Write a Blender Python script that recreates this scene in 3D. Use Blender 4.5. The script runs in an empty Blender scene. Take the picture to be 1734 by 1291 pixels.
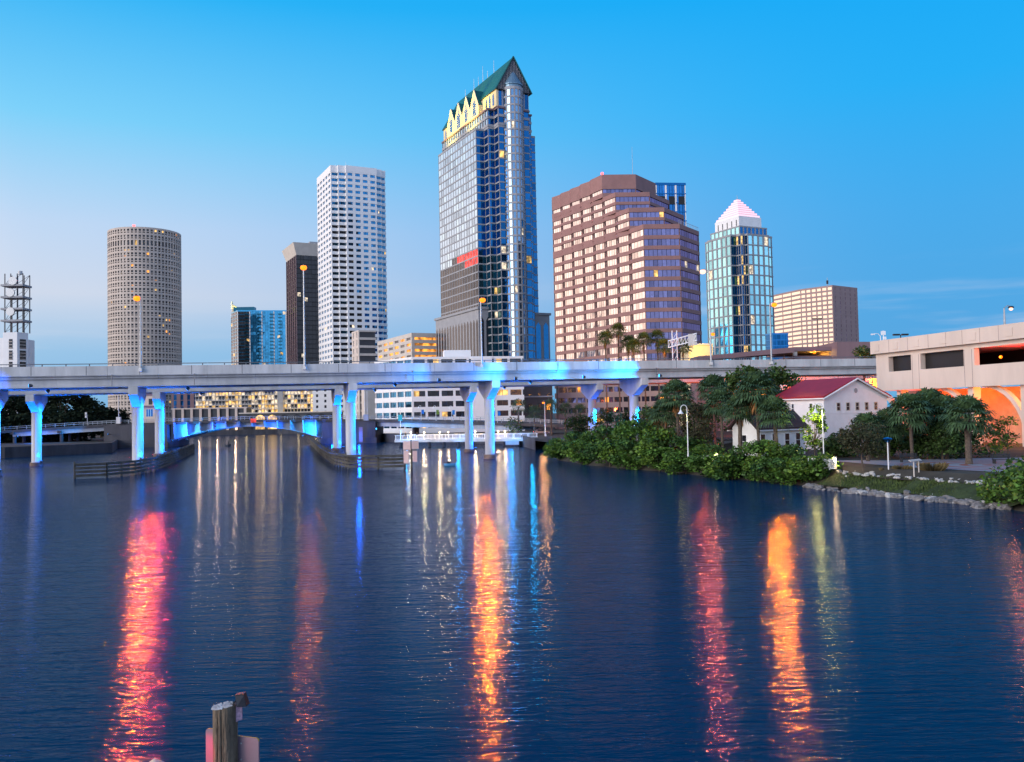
import bpy, math, random
from mathutils import Vector, Matrix
from mathutils.geometry import tessellate_polygon
R = math.radians
S = bpy.context.scene
COL = S.collection
rng = random.Random(7)

# ------------------------------------------------------------------ camera
FPX, CX, CY, HOR = 1500.0, 867.0, 645.5, 700.0      # focal length and centre in photo pixels, horizon row
CAM = Vector((0, 0, 8.0))                            # on the road bridge, 8 m above the river
PITCH, ROLL = math.atan((HOR - CY) / FPX), R(1.15)
f0 = Vector((0, math.cos(PITCH), math.sin(PITCH)))
u0 = Vector((0, -math.sin(PITCH), math.cos(PITCH)))
r0 = Vector((1, 0, 0))
c_right = r0 * math.cos(ROLL) - u0 * math.sin(ROLL)
c_up = r0 * math.sin(ROLL) + u0 * math.cos(ROLL)
cd = bpy.data.cameras.new('camera')
cam = bpy.data.objects.new('camera', cd)
COL.objects.link(cam)
cam.matrix_world = Matrix((
    (c_right.x, c_up.x, -f0.x, CAM.x), (c_right.y, c_up.y, -f0.y, CAM.y),
    (c_right.z, c_up.z, -f0.z, CAM.z), (0, 0, 0, 1)))
cd.sensor_width = 36.0
cd.lens = 36.0 * FPX / 1734.0
cd.clip_start, cd.clip_end = 0.5, 12000
S.camera = cam


def P(px, py, d):
    """World point seen at photo pixel (px, py) at depth d."""
    v = c_right * ((px - CX) / FPX) - c_up * ((py - CY) / FPX) + f0
    return CAM + v * (d / v.y)


def GX(px, d, z=8.0):
    """World x of a point at photo column px, depth d and height z."""
    py = HOR
    for _ in range(3):
        p = P(px, py, d)
        py += (p.z - z) * FPX / d
    return P(px, py, d).x


# ------------------------------------------------------------------ world, sun, exposure
w = bpy.data.worlds.new('World')
S.world = w
w.use_nodes = True
nt = w.node_tree
nt.nodes.clear()


def nd(t, kind, **kw):
    n = t.nodes.new(kind)
    for k, v in kw.items():
        if k.startswith('i_'):
            n.inputs[int(k[2:]) if k[2:].isdigit() else k[2:]].default_value = v
        else:
            setattr(n, k, v)
    return n


def ramp(t, fac, stops):
    n = t.nodes.new('ShaderNodeValToRGB')
    e = n.color_ramp.elements
    while len(e) < len(stops):
        e.new(0.5)
    for el, (p, c) in zip(e, stops):
        el.position = p
        el.color = (*c, 1)
    t.links.new(fac, n.inputs[0])
    return n.outputs[0]


def mixc(t, fac, a, b, blend='MIX'):
    n = nd(t, 'ShaderNodeMix', data_type='RGBA', blend_type=blend)
    for sock, v in ((n.inputs[0], fac), (n.inputs[6], a), (n.inputs[7], b)):
        if isinstance(v, (int, float)):
            sock.default_value = v
        elif isinstance(v, tuple):
            sock.default_value = (*v[:3], 1)
        else:
            t.links.new(v, sock)
    return n.outputs[2]


def math_(t, op, a, b=0.0, c=0.0, clamp=False):
    n = nd(t, 'ShaderNodeMath', operation=op, use_clamp=clamp)
    for i, v in enumerate((a, b, c)):
        if isinstance(v, (int, float)):
            n.inputs[i].default_value = v
        else:
            t.links.new(v, n.inputs[i])
    return n.outputs[0]


def maprange(t, v, a, b, c=0.0, d=1.0, smooth=True):
    n = nd(t, 'ShaderNodeMapRange', interpolation_type='SMOOTHSTEP' if smooth else 'LINEAR')
    t.links.new(v, n.inputs[0])
    for i, x in enumerate((a, b, c, d)):
        n.inputs[i + 1].default_value = x
    return n.outputs[0]


tc = nd(nt, 'ShaderNodeTexCoord')
sep = nd(nt, 'ShaderNodeSeparateXYZ')
nt.links.new(tc.outputs['Generated'], sep.inputs[0])
sx, sy, sz = sep.outputs
# afterglow sky: pale rose to the north-west, deep clear blue to the east
left = ramp(nt, sz, [(0.0, (.17, .45, .75)), (.07, (.30, .54, .80)), (.13, (.62, .69, .83)), (.20, (.52, .68, .90)),
                     (.30, (.20, .63, .95)), (.42, (.02, .45, .92)), (.50, (.005, .38, .86)), (.75, (.01, .17, .46))])
right = ramp(nt, sz, [(0.0, (.10, .40, .72)), (.08, (.08, .38, .76)), (.20, (.055, .40, .84)), (.32, (.015, .42, .92)),
                      (.45, (.0, .39, .93)), (.75, (.0, .15, .45))])
sky = mixc(nt, maprange(nt, sx, -.56, .46), left, right)
east = ramp(nt, sz, [(0.0, (.34, .34, .60)), (.20, (.34, .36, .66)), (.40, (.12, .34, .74)), (.75, (.0, .13, .40))])
sky = mixc(nt, maprange(nt, sx, .56, .80), sky, east)
south = ramp(nt, sz, [(0.0, (.78, .88, 1.15)), (.15, (.72, .88, 1.2)), (.40, (.42, .66, 1.1)), (.85, (.02, .14, .40))])
sky = mixc(nt, maprange(nt, sy, .42, -.40), sky, south)
glow = math_(nt, 'MULTIPLY', maprange(nt, sx, -.46, -.80), maprange(nt, sz, .62, .10))
sky = mixc(nt, glow, sky, (1.7, 1.32, 1.18))
# low thin cloud bank in the north-west
mp = nd(nt, 'ShaderNodeMapping')
mp.inputs['Scale'].default_value = (2.2, 2.2, 26)
nt.links.new(tc.outputs['Generated'], mp.inputs[0])
ns = nd(nt, 'ShaderNodeTexNoise')
ns.inputs['Scale'].default_value = 1.6
ns.inputs['Detail'].default_value = 5
nt.links.new(mp.outputs[0], ns.inputs[0])
cl = math_(nt, 'MULTIPLY', maprange(nt, ns.outputs[0], .48, .72), maprange(nt, sz, .17, .06))
cl = math_(nt, 'MULTIPLY', cl, maprange(nt, sz, .0, .045))
sky = mixc(nt, math_(nt, 'MULTIPLY', cl, .62), sky, (.56, .66, .82))
st = nd(nt, 'ShaderNodeTexSky', sky_type='NISHITA', sun_disc=False)
st.sun_elevation, st.sun_rotation = R(1.0), R(-75)
sky = mixc(nt, .012, sky, st.outputs[0], 'ADD')
bg = nd(nt, 'ShaderNodeBackground')
bg.inputs[1].default_value = 1.0
nt.links.new(sky, bg.inputs[0])
ow = nd(nt, 'ShaderNodeOutputWorld')
nt.links.new(bg.outputs[0], ow.inputs[0])

sl = bpy.data.lights.new('sun', 'SUN')
sl.energy, sl.angle, sl.color = 2.5, R(40), (1.0, .93, .89)
so = bpy.data.objects.new('sun', sl)
COL.objects.link(so)
so.rotation_euler = Vector((.76, .58, -.30)).to_track_quat('-Z', 'Y').to_euler()

vs = S.view_settings
vs.view_transform, vs.look, vs.exposure, vs.gamma = 'Standard', 'None', 0.0, 1.0
S.cycles.use_denoising = True
S.cycles.max_bounces = 6
S.cycles.diffuse_bounces = 3
S.cycles.glossy_bounces = 4
S.cycles.transmission_bounces = 2
S.cycles.sample_clamp_indirect = 6.0
S.cycles.sample_clamp_direct = 0.0
S.cycles.caustics_reflective = False
S.cycles.caustics_refractive = False

# ------------------------------------------------------------------ materials
MATS = {}


def mat(name, c, rough=.7, metal=0.0, var=.15, scale=.4, spec=.4, bump=0.0, streak=False, island=0.0, emit=None):
    if name in MATS:
        return MATS[name]
    m = bpy.data.materials.new(name)
    m.use_nodes = True
    t = m.node_tree
    b = t.nodes['Principled BSDF']
    b.inputs['Roughness'].default_value = rough
    b.inputs['Metallic'].default_value = metal
    b.inputs['Specular IOR Level'].default_value = spec
    b.inputs['Base Color'].default_value = (*c, 1)
    if var or bump:
        co = nd(t, 'ShaderNodeTexCoord')
        mpp = nd(t, 'ShaderNodeMapping')
        mpp.inputs['Scale'].default_value = (1, 1, .22) if streak else (1, 1, 1)
        t.links.new(co.outputs['Object'], mpp.inputs[0])
        n1 = nd(t, 'ShaderNodeTexNoise')
        n1.inputs['Scale'].default_value = scale
        n1.inputs['Detail'].default_value = 6
        n1.inputs['Roughness'].default_value = .65
        t.links.new(mpp.outputs[0], n1.inputs[0])
        f = maprange(t, n1.outputs[0], .28, .72)
        lo = tuple(x * (1 - var) for x in c)
        hi = tuple(min(1, x * (1 + var)) for x in c)
        cc = mixc(t, f, lo, hi)
        if island:
            gi = nd(t, 'ShaderNodeNewGeometry')
            k = maprange(t, gi.outputs['Random Per Island'], 0, 1, 1 - island, 1 + island, False)
            mm = nd(t, 'ShaderNodeVectorMath', operation='SCALE')
            t.links.new(cc, mm.inputs[0])
            t.links.new(k, mm.inputs['Scale'])
            cc = mm.outputs[0]
        t.links.new(cc, b.inputs['Base Color'])
        if bump:
            bm = nd(t, 'ShaderNodeBump')
            bm.inputs['Strength'].default_value = bump
            bm.inputs['Distance'].default_value = .05
            n2 = nd(t, 'ShaderNodeTexNoise')
            n2.inputs['Scale'].default_value = scale * 8
            n2.inputs['Detail'].default_value = 4
            t.links.new(mpp.outputs[0], n2.inputs[0])
            t.links.new(n2.outputs[0], bm.inputs['Height'])
            t.links.new(bm.outputs[0], b.inputs['Normal'])
    if emit:
        b.inputs['Emission Color'].default_value = (*emit[0], 1)
        b.inputs['Emission Strength'].default_value = emit[1]
    MATS[name] = m
    return m


def glow_mat(name, c, s, var=0.0):
    if name in MATS:
        return MATS[name]
    m = mat(name, tuple(min(1, x) * .5 for x in c), .5, var=0, emit=(c, s))
    if var:                                   # uneven rooms behind the panes
        t = m.node_tree
        b = t.nodes['Principled BSDF']
        co = nd(t, 'ShaderNodeTexCoord')
        v = nd(t, 'ShaderNodeTexNoise')
        v.inputs['Scale'].default_value = var
        v.inputs['Detail'].default_value = 3
        t.links.new(co.outputs['Object'], v.inputs[0])
        t.links.new(maprange(t, v.outputs[0], .35, .68, s * .15, s * 1.5), b.inputs['Emission Strength'])
    return m


def glass(name, c, rough=.05, metal=.9):
    return mat(name, c, rough, metal, var=.12, scale=.9, spec=.6)


M_ = dict(
    concrete=mat('concrete', (.62, .61, .60), .85, var=.20, scale=.35, bump=.2, streak=True),
    girder=mat('girder_concrete', (.52, .52, .53), .8, var=.18, scale=.3, streak=True),
    dark_concrete=mat('weathered_concrete', (.065, .065, .075), .9, var=.3, scale=.3, bump=.3, streak=True),
    rose_concrete=mat('rose_concrete', (.66, .55, .48), .85, var=.08, scale=.25, bump=.1, streak=True),
    white=mat('white_panel', (.84, .83, .83), .6, var=.04, scale=.2),
    white_paint=mat('white_paint', (.84, .85, .86), .5, var=.05, scale=1.0),
    cream=mat('cream_wall', (.62, .56, .50), .8, var=.08, scale=.2),
    tan=mat('tan_concrete', (.56, .48, .42), .85, var=.10, scale=.15, streak=True),
    granite=mat('grey_granite', (.33, .335, .355), .6, var=.10, scale=.3),
    brown=mat('brown_granite', (.29, .155, .14), .55, var=.10, scale=.3),
    plum=mat('plum_wall', (.21, .135, .15), .8, var=.10, scale=.2, streak=True),
    steel=mat('galvanised_steel', (.42, .44, .46), .45, .6, var=.12, scale=2.0),
    dark_steel=mat('dark_steel', (.05, .055, .065), .5, .4, var=.15, scale=2),
    rail=mat('rail_metal', (.16, .17, .19), .5, .4, var=.1, scale=2),
    frame=mat('window_frame', (.06, .065, .075), .5, .2, var=.1, scale=.6),
    black=mat('black_paint', (.012, .012, .014), .4, var=.1, scale=3),
    teal=mat('teal_metal_roof', (.015, .12, .125), .5, .2, var=.15, scale=.3),
    cone=mat('blue_grey_metal', (.16, .27, .36), .4, .4, var=.1, scale=.4),
    lead=mat('dark_louvre', (.055, .065, .08), .6, .2, var=.2, scale=.6),
    g_pale=glass('pale_glass', (.46, .64, .80)),
    g_blue=glass('blue_glass', (.03, .20, .50)),
    g_deep=glass('deep_blue_glass', (.01, .13, .34)),
    g_teal=glass('teal_glass', (.03, .14, .20)),
    g_dark=glass('smoked_glass_and_dark_reflection', (.035, .035, .04), .12, .5),
    g_pink=glass('rose_mirror_glass', (.80, .72, .68)),
    g_violet=glass('violet_glass', (.21, .20, .36)),
    g_sky=glass('aqua_glass', (.36, .80, .92)),
    g_condo=glass('condo_glass', (.07, .36, .60)),
    g_white=glass('white_tower_glass', (.035, .20, .40)),
    w_dark=mat('dark_window', (.02, .022, .03), .15, .1, var=.3, scale=.6, spec=.7),
    lit=glow_mat('lit_window_warm', (1.0, .60, .18), 1.1, .5),
    lit_o=glow_mat('lit_window_orange', (1.0, .36, .05), 1.3, .35),
    lit_w=glow_mat('lit_window_pale', (1.0, .80, .55), .85, .6),
    lit_r=glow_mat('red_sign_and_reflection', (1.0, .07, .05), 1.3, .4),
    bulb_o=glow_mat('sodium_bulb', (1.0, .18, .004), 3.0),
    bulb_p=glow_mat('rose_bulb', (1.0, .50, .30), 2.6),
    bulb_w=glow_mat('white_bulb', (1.0, .80, .55), 5),
    bulb_b=glow_mat('blue_led', (.03, .35, 1.0), 5),
    bulb_r=glow_mat('red_lamp', (1.0, .05, .05), 8),
    bark=mat('bark', (.10, .075, .055), .9, var=.35, scale=2.5, bump=.6),
    palm_bark=mat('palm_bark', (.11, .085, .068), .95, var=.35, scale=4, bump=.8),
    leaf=mat('mangrove_leaf', (.070, .150, .022), .55, var=.45, scale=.45, island=.4, spec=.3),
    leaf_dark=mat('oak_leaf', (.045, .088, .018), .6, var=.45, scale=.3, island=.4, spec=.3),
    leaf_far=mat('far_leaf', (.016, .026, .014), .8, var=.4, scale=.2, island=.3, spec=.1),
    leaf_lime=mat('seagrape_leaf', (.14, .24, .03), .5, var=.4, scale=.7, island=.35, spec=.3),
    leaf_grey=mat('olive_leaf', (.050, .055, .028), .7, var=.4, scale=.5, island=.35, spec=.2),
    frond=mat('palm_frond', (.055, .105, .045), .55, var=.4, scale=.8, island=.35, spec=.3),
    frond_w=mat('fan_palm_frond', (.08, .11, .02), .55, var=.4, scale=.5, island=.35, spec=.3),
    skirt=mat('dry_frond', (.26, .13, .05), .9, var=.4, scale=.8, island=.4, spec=.1),
    red_tile=mat('red_metal_roof', (.34, .012, .022), .5, var=.12, scale=.6),
    brown_roof=mat('brown_shingle', (.06, .035, .035), .8, var=.25, scale=1.2, bump=.3),
    timber=mat('treated_timber', (.085, .080, .070), .9, var=.45, scale=.8, bump=.5),
    pile=mat('weathered_pile', (.17, .135, .095), .9, var=.5, scale=5.0, bump=.9, streak=True),
    rock=mat('rip_rap_rock', (.22, .21, .21), .9, var=.5, scale=.9, bump=.8),
    rock_pale=mat('limestone_rock', (.48, .47, .45), .9, var=.3, scale=1.5, bump=.7),
)


for k_ in [k for k in M_ if k.startswith('g_') or k == 'w_dark']:          # blinds and rooms make panes differ a little
    p_ = M_[k_].node_tree.nodes['Principled BSDF']
    c_ = p_.inputs['Base Color'].default_value[:3]
    for sfx, f_ in (('_b', .72), ('_c', 1.22)):
        M_[k_ + sfx] = mat(M_[k_].name + (' blinds' if sfx == '_c' else ' open'), tuple(min(1, x * f_) for x in c_),
                           p_.inputs['Roughness'].default_value + (.10 if sfx == '_c' else 0), p_.inputs['Metallic'].default_value, var=.15, scale=.9, spec=.6)
M_['leaf_y'] = mat('mangrove_leaf_young', (.11, .19, .022), .55, var=.4, scale=.5, island=.4, spec=.3)
M_['leaf_o'] = mat('mangrove_leaf_old', (.040, .095, .022), .6, var=.4, scale=.5, island=.45, spec=.3)


# ------------------------------------------------------------------ mesh helpers
class MB:
    def __init__(s):
        s.v, s.f, s.mi, s.mats = [], [], [], []

    def m(s, name):
        if name not in s.mats:
            s.mats.append(name)
        return s.mats.index(name)

    def face(s, pts, m):
        i = len(s.v)
        s.v.extend(tuple(p) for p in pts)
        s.f.append(tuple(range(i, i + len(pts))))
        s.mi.append(s.m(m))

    def hexa(s, b, t, m):
        """Box from 4 bottom and 4 top points (both counter-clockwise from above)."""
        i = len(s.v)
        s.v.extend(tuple(p) for p in b)
        s.v.extend(tuple(p) for p in t)
        k = s.m(m)
        for q in ((3, 2, 1, 0), (4, 5, 6, 7), (0, 1, 5, 4), (1, 2, 6, 5), (2, 3, 7, 6), (3, 0, 4, 7)):
            s.f.append(tuple(i + j for j in q))
            s.mi.append(k)

    def box(s, c, d, m, rz=0.0):
        cs, sn = math.cos(rz), math.sin(rz)
        q = []
        for x, y in ((-1, -1), (1, -1), (1, 1), (-1, 1)):
            x, y = x * d[0] / 2, y * d[1] / 2
            q.append((c[0] + x * cs - y * sn, c[1] + x * sn + y * cs))
        s.hexa([(x, y, c[2] - d[2] / 2) for x, y in q], [(x, y, c[2] + d[2] / 2) for x, y in q], m)

    def wall(s, a, b, z0, z1, o0, o1, m, za=0.0, zb=0.0):
        """Box along a->b, outward offsets o0..o1; za/zb lift the ends (a grade)."""
        d = Vector((b[0] - a[0], b[1] - a[1])).normalized()
        n = Vector((d.y, -d.x))
        q = [(a[0] + n.x * o1, a[1] + n.y * o1, za), (b[0] + n.x * o1, b[1] + n.y * o1, zb),
             (b[0] + n.x * o0, b[1] + n.y * o0, zb), (a[0] + n.x * o0, a[1] + n.y * o0, za)]
        s.hexa([(x, y, z0 + k) for x, y, k in q], [(x, y, z1 + k) for x, y, k in q], m)

    def prism(s, poly, z0, z1, m, top=True, cap=None):
        n = len(poly)
        for i in range(n):
            a, b = poly[i], poly[(i + 1) % n]
            s.face([(a[0], a[1], z0), (b[0], b[1], z0), (b[0], b[1], z1), (a[0], a[1], z1)], m)
        if top:
            for t in tessellate_polygon([[Vector((p[0], p[1], 0)) for p in poly]]):
                s.face([(poly[i][0], poly[i][1], z1) for i in t], cap or m)

    def ring(s, po, pi, z0, z1, m):
        n = len(po)
        for i in range(n):
            j = (i + 1) % n
            a, b, c, d = po[i], po[j], pi[j], pi[i]
            s.face([(*a, z0), (*b, z0), (*b, z1), (*a, z1)], m)
            s.face([(*a, z1), (*b, z1), (*c, z1), (*d, z1)], m)
            s.face([(*d, z0), (*c, z0), (*b, z0), (*a, z0)], m)

    def tube(s, p, q, r0_, r1_, m, n=8, caps=True):
        p, q = Vector(p), Vector(q)
        ax = (q - p).normalized()
        x = ax.orthogonal().normalized()
        y = ax.cross(x)
        i = len(s.v)
        for c, r in ((p, r0_), (q, r1_)):
            for k in range(n):
                a = 2 * math.pi * k / n
                s.v.append(tuple(c + (x * math.cos(a) + y * math.sin(a)) * r))
        mk = s.m(m)
        for k in range(n):
            s.f.append((i + k, i + (k + 1) % n, i + n + (k + 1) % n, i + n + k))
            s.mi.append(mk)
        if caps:
            s.f.append(tuple(i + k for k in reversed(range(n))))
            s.f.append(tuple(i + n + k for k in range(n)))
            s.mi += [mk, mk]

    def path(s, pts, radii, m, n=7):
        for a, b, ra, rb in zip(pts, pts[1:], radii, radii[1:]):
            s.tube(a, b, ra, rb, m, n)

    def lathe(s, c, prof, m, n=20):
        """prof: (radius, z) list, about the vertical through c."""
        i = len(s.v)
        for r, z in prof:
            for k in range(n):
                a = 2 * math.pi * k / n
                s.v.append((c[0] + r * math.cos(a), c[1] + r * math.sin(a), c[2] + z))
        mk = s.m(m)
        for j in range(len(prof) - 1):
            for k in range(n):
                a, b = i + j * n + k, i + j * n + (k + 1) % n
                s.f.append((a, b, b + n, a + n))
                s.mi.append(mk)

    def ball(s, c, r, m, n=10, sz=1.0):
        s.lathe(c, [(max(.001, r * math.sin(math.pi * k / 6)), -r * sz * math.cos(math.pi * k / 6)) for k in range(7)], m, n)

    def build(s, name, parent=None, smooth=False):
        me = bpy.data.meshes.new(name)
        o = bpy.data.objects.new(name, me)
        COL.objects.link(o)
        off = Vector((0, 0, 0))
        if parent is not None:
            o.parent = parent
            q = parent
            while q is not None:
                off += q.location
                q = q.parent
        me.from_pydata([(x - off.x, y - off.y, z - off.z) for x, y, z in s.v], [], s.f)
        for nme in s.mats:
            me.materials.append(M_[nme])
        me.polygons.foreach_set('material_index', s.mi)
        if smooth:
            me.polygons.foreach_set('use_smooth', [True] * len(s.f))
        me.update()
        return o


def tag(o, label=None, cat=None, group=None, kind=None):
    for k, v in (('label', label), ('category', cat), ('group', group), ('kind', kind)):
        if v:
            o[k] = v
    return o


def thing(name, label, cat, loc, group=None):
    o = bpy.data.objects.new(name, None)
    o.empty_display_size = .5
    COL.objects.link(o)
    o.location = loc
    return tag(o, label, cat, group)


def dup(src, loc, rz=0.0, sc=1.0, label=None, group=None):
    """A copy of a thing with copies of its parts and their sub-parts."""
    def cp(o, parent):
        c = o.copy()
        COL.objects.link(c)
        c.parent = parent
        for ch in o.children:
            cp(ch, c)
        return c
    r = cp(src, None)
    r.location = loc
    r.rotation_euler = (0, 0, rz)
    r.scale = (sc, sc, sc) if isinstance(sc, (int, float)) else sc
    return tag(r, label, None, group)


def lamp(name, loc, color, energy, radius=.3, parent=None, spot=None, aim=None, blend=.6):
    l = bpy.data.lights.new(name, 'SPOT' if spot else 'POINT')
    l.color, l.energy, l.shadow_soft_size = color, energy, radius
    o = bpy.data.objects.new(name, l)
    COL.objects.link(o)
    off = Vector((0, 0, 0))
    if parent is not None:
        o.parent = parent
        off = parent.location
    o.location = Vector(loc) - off
    if spot:
        l.spot_size, l.spot_blend = R(spot), blend
        o.rotation_euler = (Vector(aim) - Vector(loc)).to_track_quat('-Z', 'Y').to_euler()
    return o


def offset(poly, d):
    n = len(poly)
    out = []
    for i in range(n):
        p, a, b = Vector(poly[i]), Vector(poly[i - 1]), Vector(poly[(i + 1) % n])
        d1, d2 = (p - a).normalized(), (b - p).normalized()
        n1, n2 = Vector((d1.y, -d1.x)), Vector((d2.y, -d2.x))
        k = 1 + n1.dot(n2)
        q = p + (n1 + n2) * (d / max(k, .35))
        out.append((q.x, q.y))
    return out


class Bld:
    """A building: an Empty at its base; walls, roof, every window a part."""

    def __init__(s, name, label, loc, cat='building', group=None):
        s.root = thing(name, label, cat, loc, group)
        s.p = {}
        s.win = []

    def mb(s, part):
        return s.p.setdefault(part, MB())

    def pane_row(s, a, b, z0, z1, g, panes=1, gap=.18, inset=.05, lit=None, frame=None):
        """One window (its panes in one mesh) along a->b."""
        d = Vector((b[0] - a[0], b[1] - a[1]))
        L = d.length
        d /= L
        n = Vector((d.y, -d.x))
        mid = Vector(((a[0] + b[0]) / 2, (a[1] + b[1]) / 2))
        if n.dot(mid) > .12 * mid.length:      # faces away from the river: not built
            return
        mb = MB()
        area = 0
        for k in range(panes):
            t0, t1 = L * k / panes + gap / 2, L * (k + 1) / panes - gap / 2
            m = rng.choice((g, g, g, g + '_b', g + '_c')) if g + '_b' in M_ else g
            if lit:
                x = rng.random()
                for nm, pr in lit:
                    if x < pr:
                        m = nm
                        break
                    x -= pr
            j = [rng.uniform(-.012, .012) for _ in range(2)]
            pts = []
            for t, z, jj in ((t0, z0, j[0]), (t1, z0, -j[0] + j[1]), (t1, z1, -j[0]), (t0, z1, j[0] + j[1])):
                o = -inset + jj * min(1.0, L / panes)
                pts.append((a[0] + d.x * t + n.x * o, a[1] + d.y * t + n.y * o, z))
            mb.face(pts, m)
        fore = abs(n.dot(mid)) / mid.length
        s.win.append((L * (z1 - z0) * fore / mid.length ** 2, mb))

    def storeys(s, poly, z0, z1, nf, spec, sp=.45, pr=.35, wall='granite', roof=None, core='frame', inset=.25, cap=1.2, lit=None):
        """spec[i] for edge i: dict(mods, pier, g, panes). Spandrel rings, piers, glass."""
        h = (z1 - z0) / nf
        s.mb('frame').prism(offset(poly, -inset), z0, z1 - .05, core)
        W = s.mb('wall')
        po, pi = offset(poly, pr), offset(poly, -inset - .1)
        for k in range(nf):
            W.ring(po, pi, z0 + k * h, z0 + k * h + sp * h, wall)
        if cap:
            W.ring(po, pi, z1 - .02, z1 + cap, wall)
        s.mb('roof').prism(offset(poly, -inset - .05), z1 - .5, z1 + .1, roof or wall)
        n = len(poly)
        for i in range(n):
            e = spec.get(i)
            if not e:
                continue
            a, b = Vector(poly[i]), Vector(poly[(i + 1) % n])
            L = (b - a).length
            d = (b - a) / L
            mods, pier = e.get('mods', 1), e.get('pier', .5)
            if pier:
                for j in range(mods + 1):
                    t = L * j / mods
                    t0, t1 = max(.02, t - pier / 2), min(L - .02, t + pier / 2)
                    W.wall(a + d * t0, a + d * t1, z0 + .01, z1 - .03, -inset - .1, pr - .06 + e.get('proud', 0), e.get('pmat', wall))
            for k in range(nf):
                for j in range(mods):
                    t0, t1 = L * j / mods + pier / 2, L * (j + 1) / mods - pier / 2
                    g = e['g'](k, j) if callable(e['g']) else e['g']
                    s.pane_row(a + d * t0, a + d * t1, z0 + k * h + sp * h - .02, z0 + (k + 1) * h + .02, g,
                               e.get('panes', 1), e.get('gap', .18), lit=lit if lit is not None else e.get('lit'))

    def many(s, name, mbs, keep=100):
        for mb in mbs[:keep]:
            mb.build(name, s.root)
        if mbs[keep:]:
            rest = MB()
            for mb in mbs[keep:]:
                i = len(rest.v)
                rest.v += mb.v
                rest.f += [tuple(i + k for k in f) for f in mb.f]
                rest.mi += [rest.m(mb.mats[k]) for k in mb.mi]
            rest.build(name, s.root)['kind'] = 'stuff'

    def done(s, keep=100):
        for part, mb in s.p.items():
            if mb.f:
                mb.build(part, s.root)
        s.win.sort(key=lambda q: -q[0])
        for _, mb in s.win[:keep]:
            mb.build('window', s.root)
        rest = MB()
        for _, mb in s.win[keep:]:
            i = len(rest.v)
            rest.v += mb.v
            rest.f += [tuple(i + k for k in f) for f in mb.f]
            rest.mi += [rest.m(mb.mats[k]) for k in mb.mi]
        if rest.f:
            o = rest.build('windows', s.root)
            o['kind'] = 'stuff'
        return s.root

# ------------------------------------------------------------------ water, ground, banks
def water_mat():
    m = bpy.data.materials.new('river_water')
    m.use_nodes = True
    t = m.node_tree
    b = t.nodes['Principled BSDF']
    b.inputs['Base Color'].default_value = (.0, .034, .094, 1)
    b.inputs['Roughness'].default_value = .07
    b.inputs['IOR'].default_value = 1.065
    co = nd(t, 'ShaderNodeTexCoord')
    h = None
    for sc, det, amp in (((.30, 1.3, 1), 2, .055), ((1.0, 4.2, 1), 2, .034), ((3.6, 11.0, 1), 2, .012), ((.03, .14, 1), 2, .12)):
        mpp = nd(t, 'ShaderNodeMapping')
        mpp.inputs['Scale'].default_value = sc
        t.links.new(co.outputs['Object'], mpp.inputs[0])
        n = nd(t, 'ShaderNodeTexNoise')
        n.inputs['Scale'].default_value = 1.0
        n.inputs['Detail'].default_value = det
        n.inputs['Distortion'].default_value = .6
        t.links.new(mpp.outputs[0], n.inputs[0])
        k = math_(t, 'MULTIPLY', n.outputs[0], amp)
        h = k if h is None else math_(t, 'ADD', h, k)
    bm = nd(t, 'ShaderNodeBump')
    bm.inputs['Strength'].default_value = .9
    bm.inputs['Distance'].default_value = 1.0
    t.links.new(h, bm.inputs['Height'])
    t.links.new(bm.outputs[0], b.inputs['Normal'])
    MATS['water'] = M_['water'] = m


water_mat()
M_['soil'] = mat('park_ground', (.055, .050, .040), .95, var=.35, scale=.25)
M_['mulch'] = mat('mulch_bed', (.075, .045, .035), .95, var=.35, scale=1.6, bump=.6)
M_['grass_base'] = mat('bank_turf', (.040, .058, .016), .9, var=.4, scale=.9, bump=.3)
M_['grass'] = mat('grass_blade', (.055, .085, .018), .8, var=.5, scale=.8, island=.3)

b = MB()
b.face([(-5000, -200, 0), (5000, -200, 0), (5000, 9000, 0), (-5000, 9000, 0)], 'water')
tag(b.build('water'), kind='structure')

# waterline of the park bank, from the far end round to the near right corner: (px, depth)
BANK = [(905, 172), (935, 148), (985, 132), (1060, 121), (1140, 112), (1200, 103), (1290, 96), (1370, 88.5), (1430, 83), (1500, 78.5),
        (1570, 74.5), (1640, 71), (1700, 66), (1734, 63), (1800, 58)]
bank = [Vector((GX(px, d, 0), d)) for px, d in BANK] + [Vector((70, 30)), Vector((95, -60))]
back = []
for i, p in enumerate(bank):
    a, c = bank[max(0, i - 1)], bank[min(len(bank) - 1, i + 1)]
    t = (c - a).normalized()
    n = Vector((-t.y, t.x))
    n = n if n.dot(Vector((.6, .6))) > 0 else -n
    back.append(p + n * 5.0)
GZ = 2.0
far_left = [(-900, 60), (-330, 120), (-190, 190), (GX(8, 205), 205), (GX(190, 226), 226), (GX(205, 300), 300), (GX(200, 430), 430),
            (GX(470, 445), 445), (GX(640, 430), 430), (GX(632, 300), 300), (GX(652, 268), 268), (GX(870, 232), 232), (GX(905, 190), 190)]
outline = [Vector(p) for p in far_left] + back + [Vector((900, -60)), Vector((3200, 3000)), Vector((0, 6000)), Vector((-3200, 3000))]
b = MB()
for t in tessellate_polygon([[Vector((p.x, p.y, 0)) for p in outline]]):
    q = [(outline[i].x, outline[i].y, GZ) for i in t]
    if (Vector(q[1]) - Vector(q[0])).cross(Vector(q[2]) - Vector(q[0])).z < 0:
        q.reverse()
    b.face(q, 'soil')
tag(b.build('ground'), kind='structure')
b = MB()                                             # concrete quay along the far river sides
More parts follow.
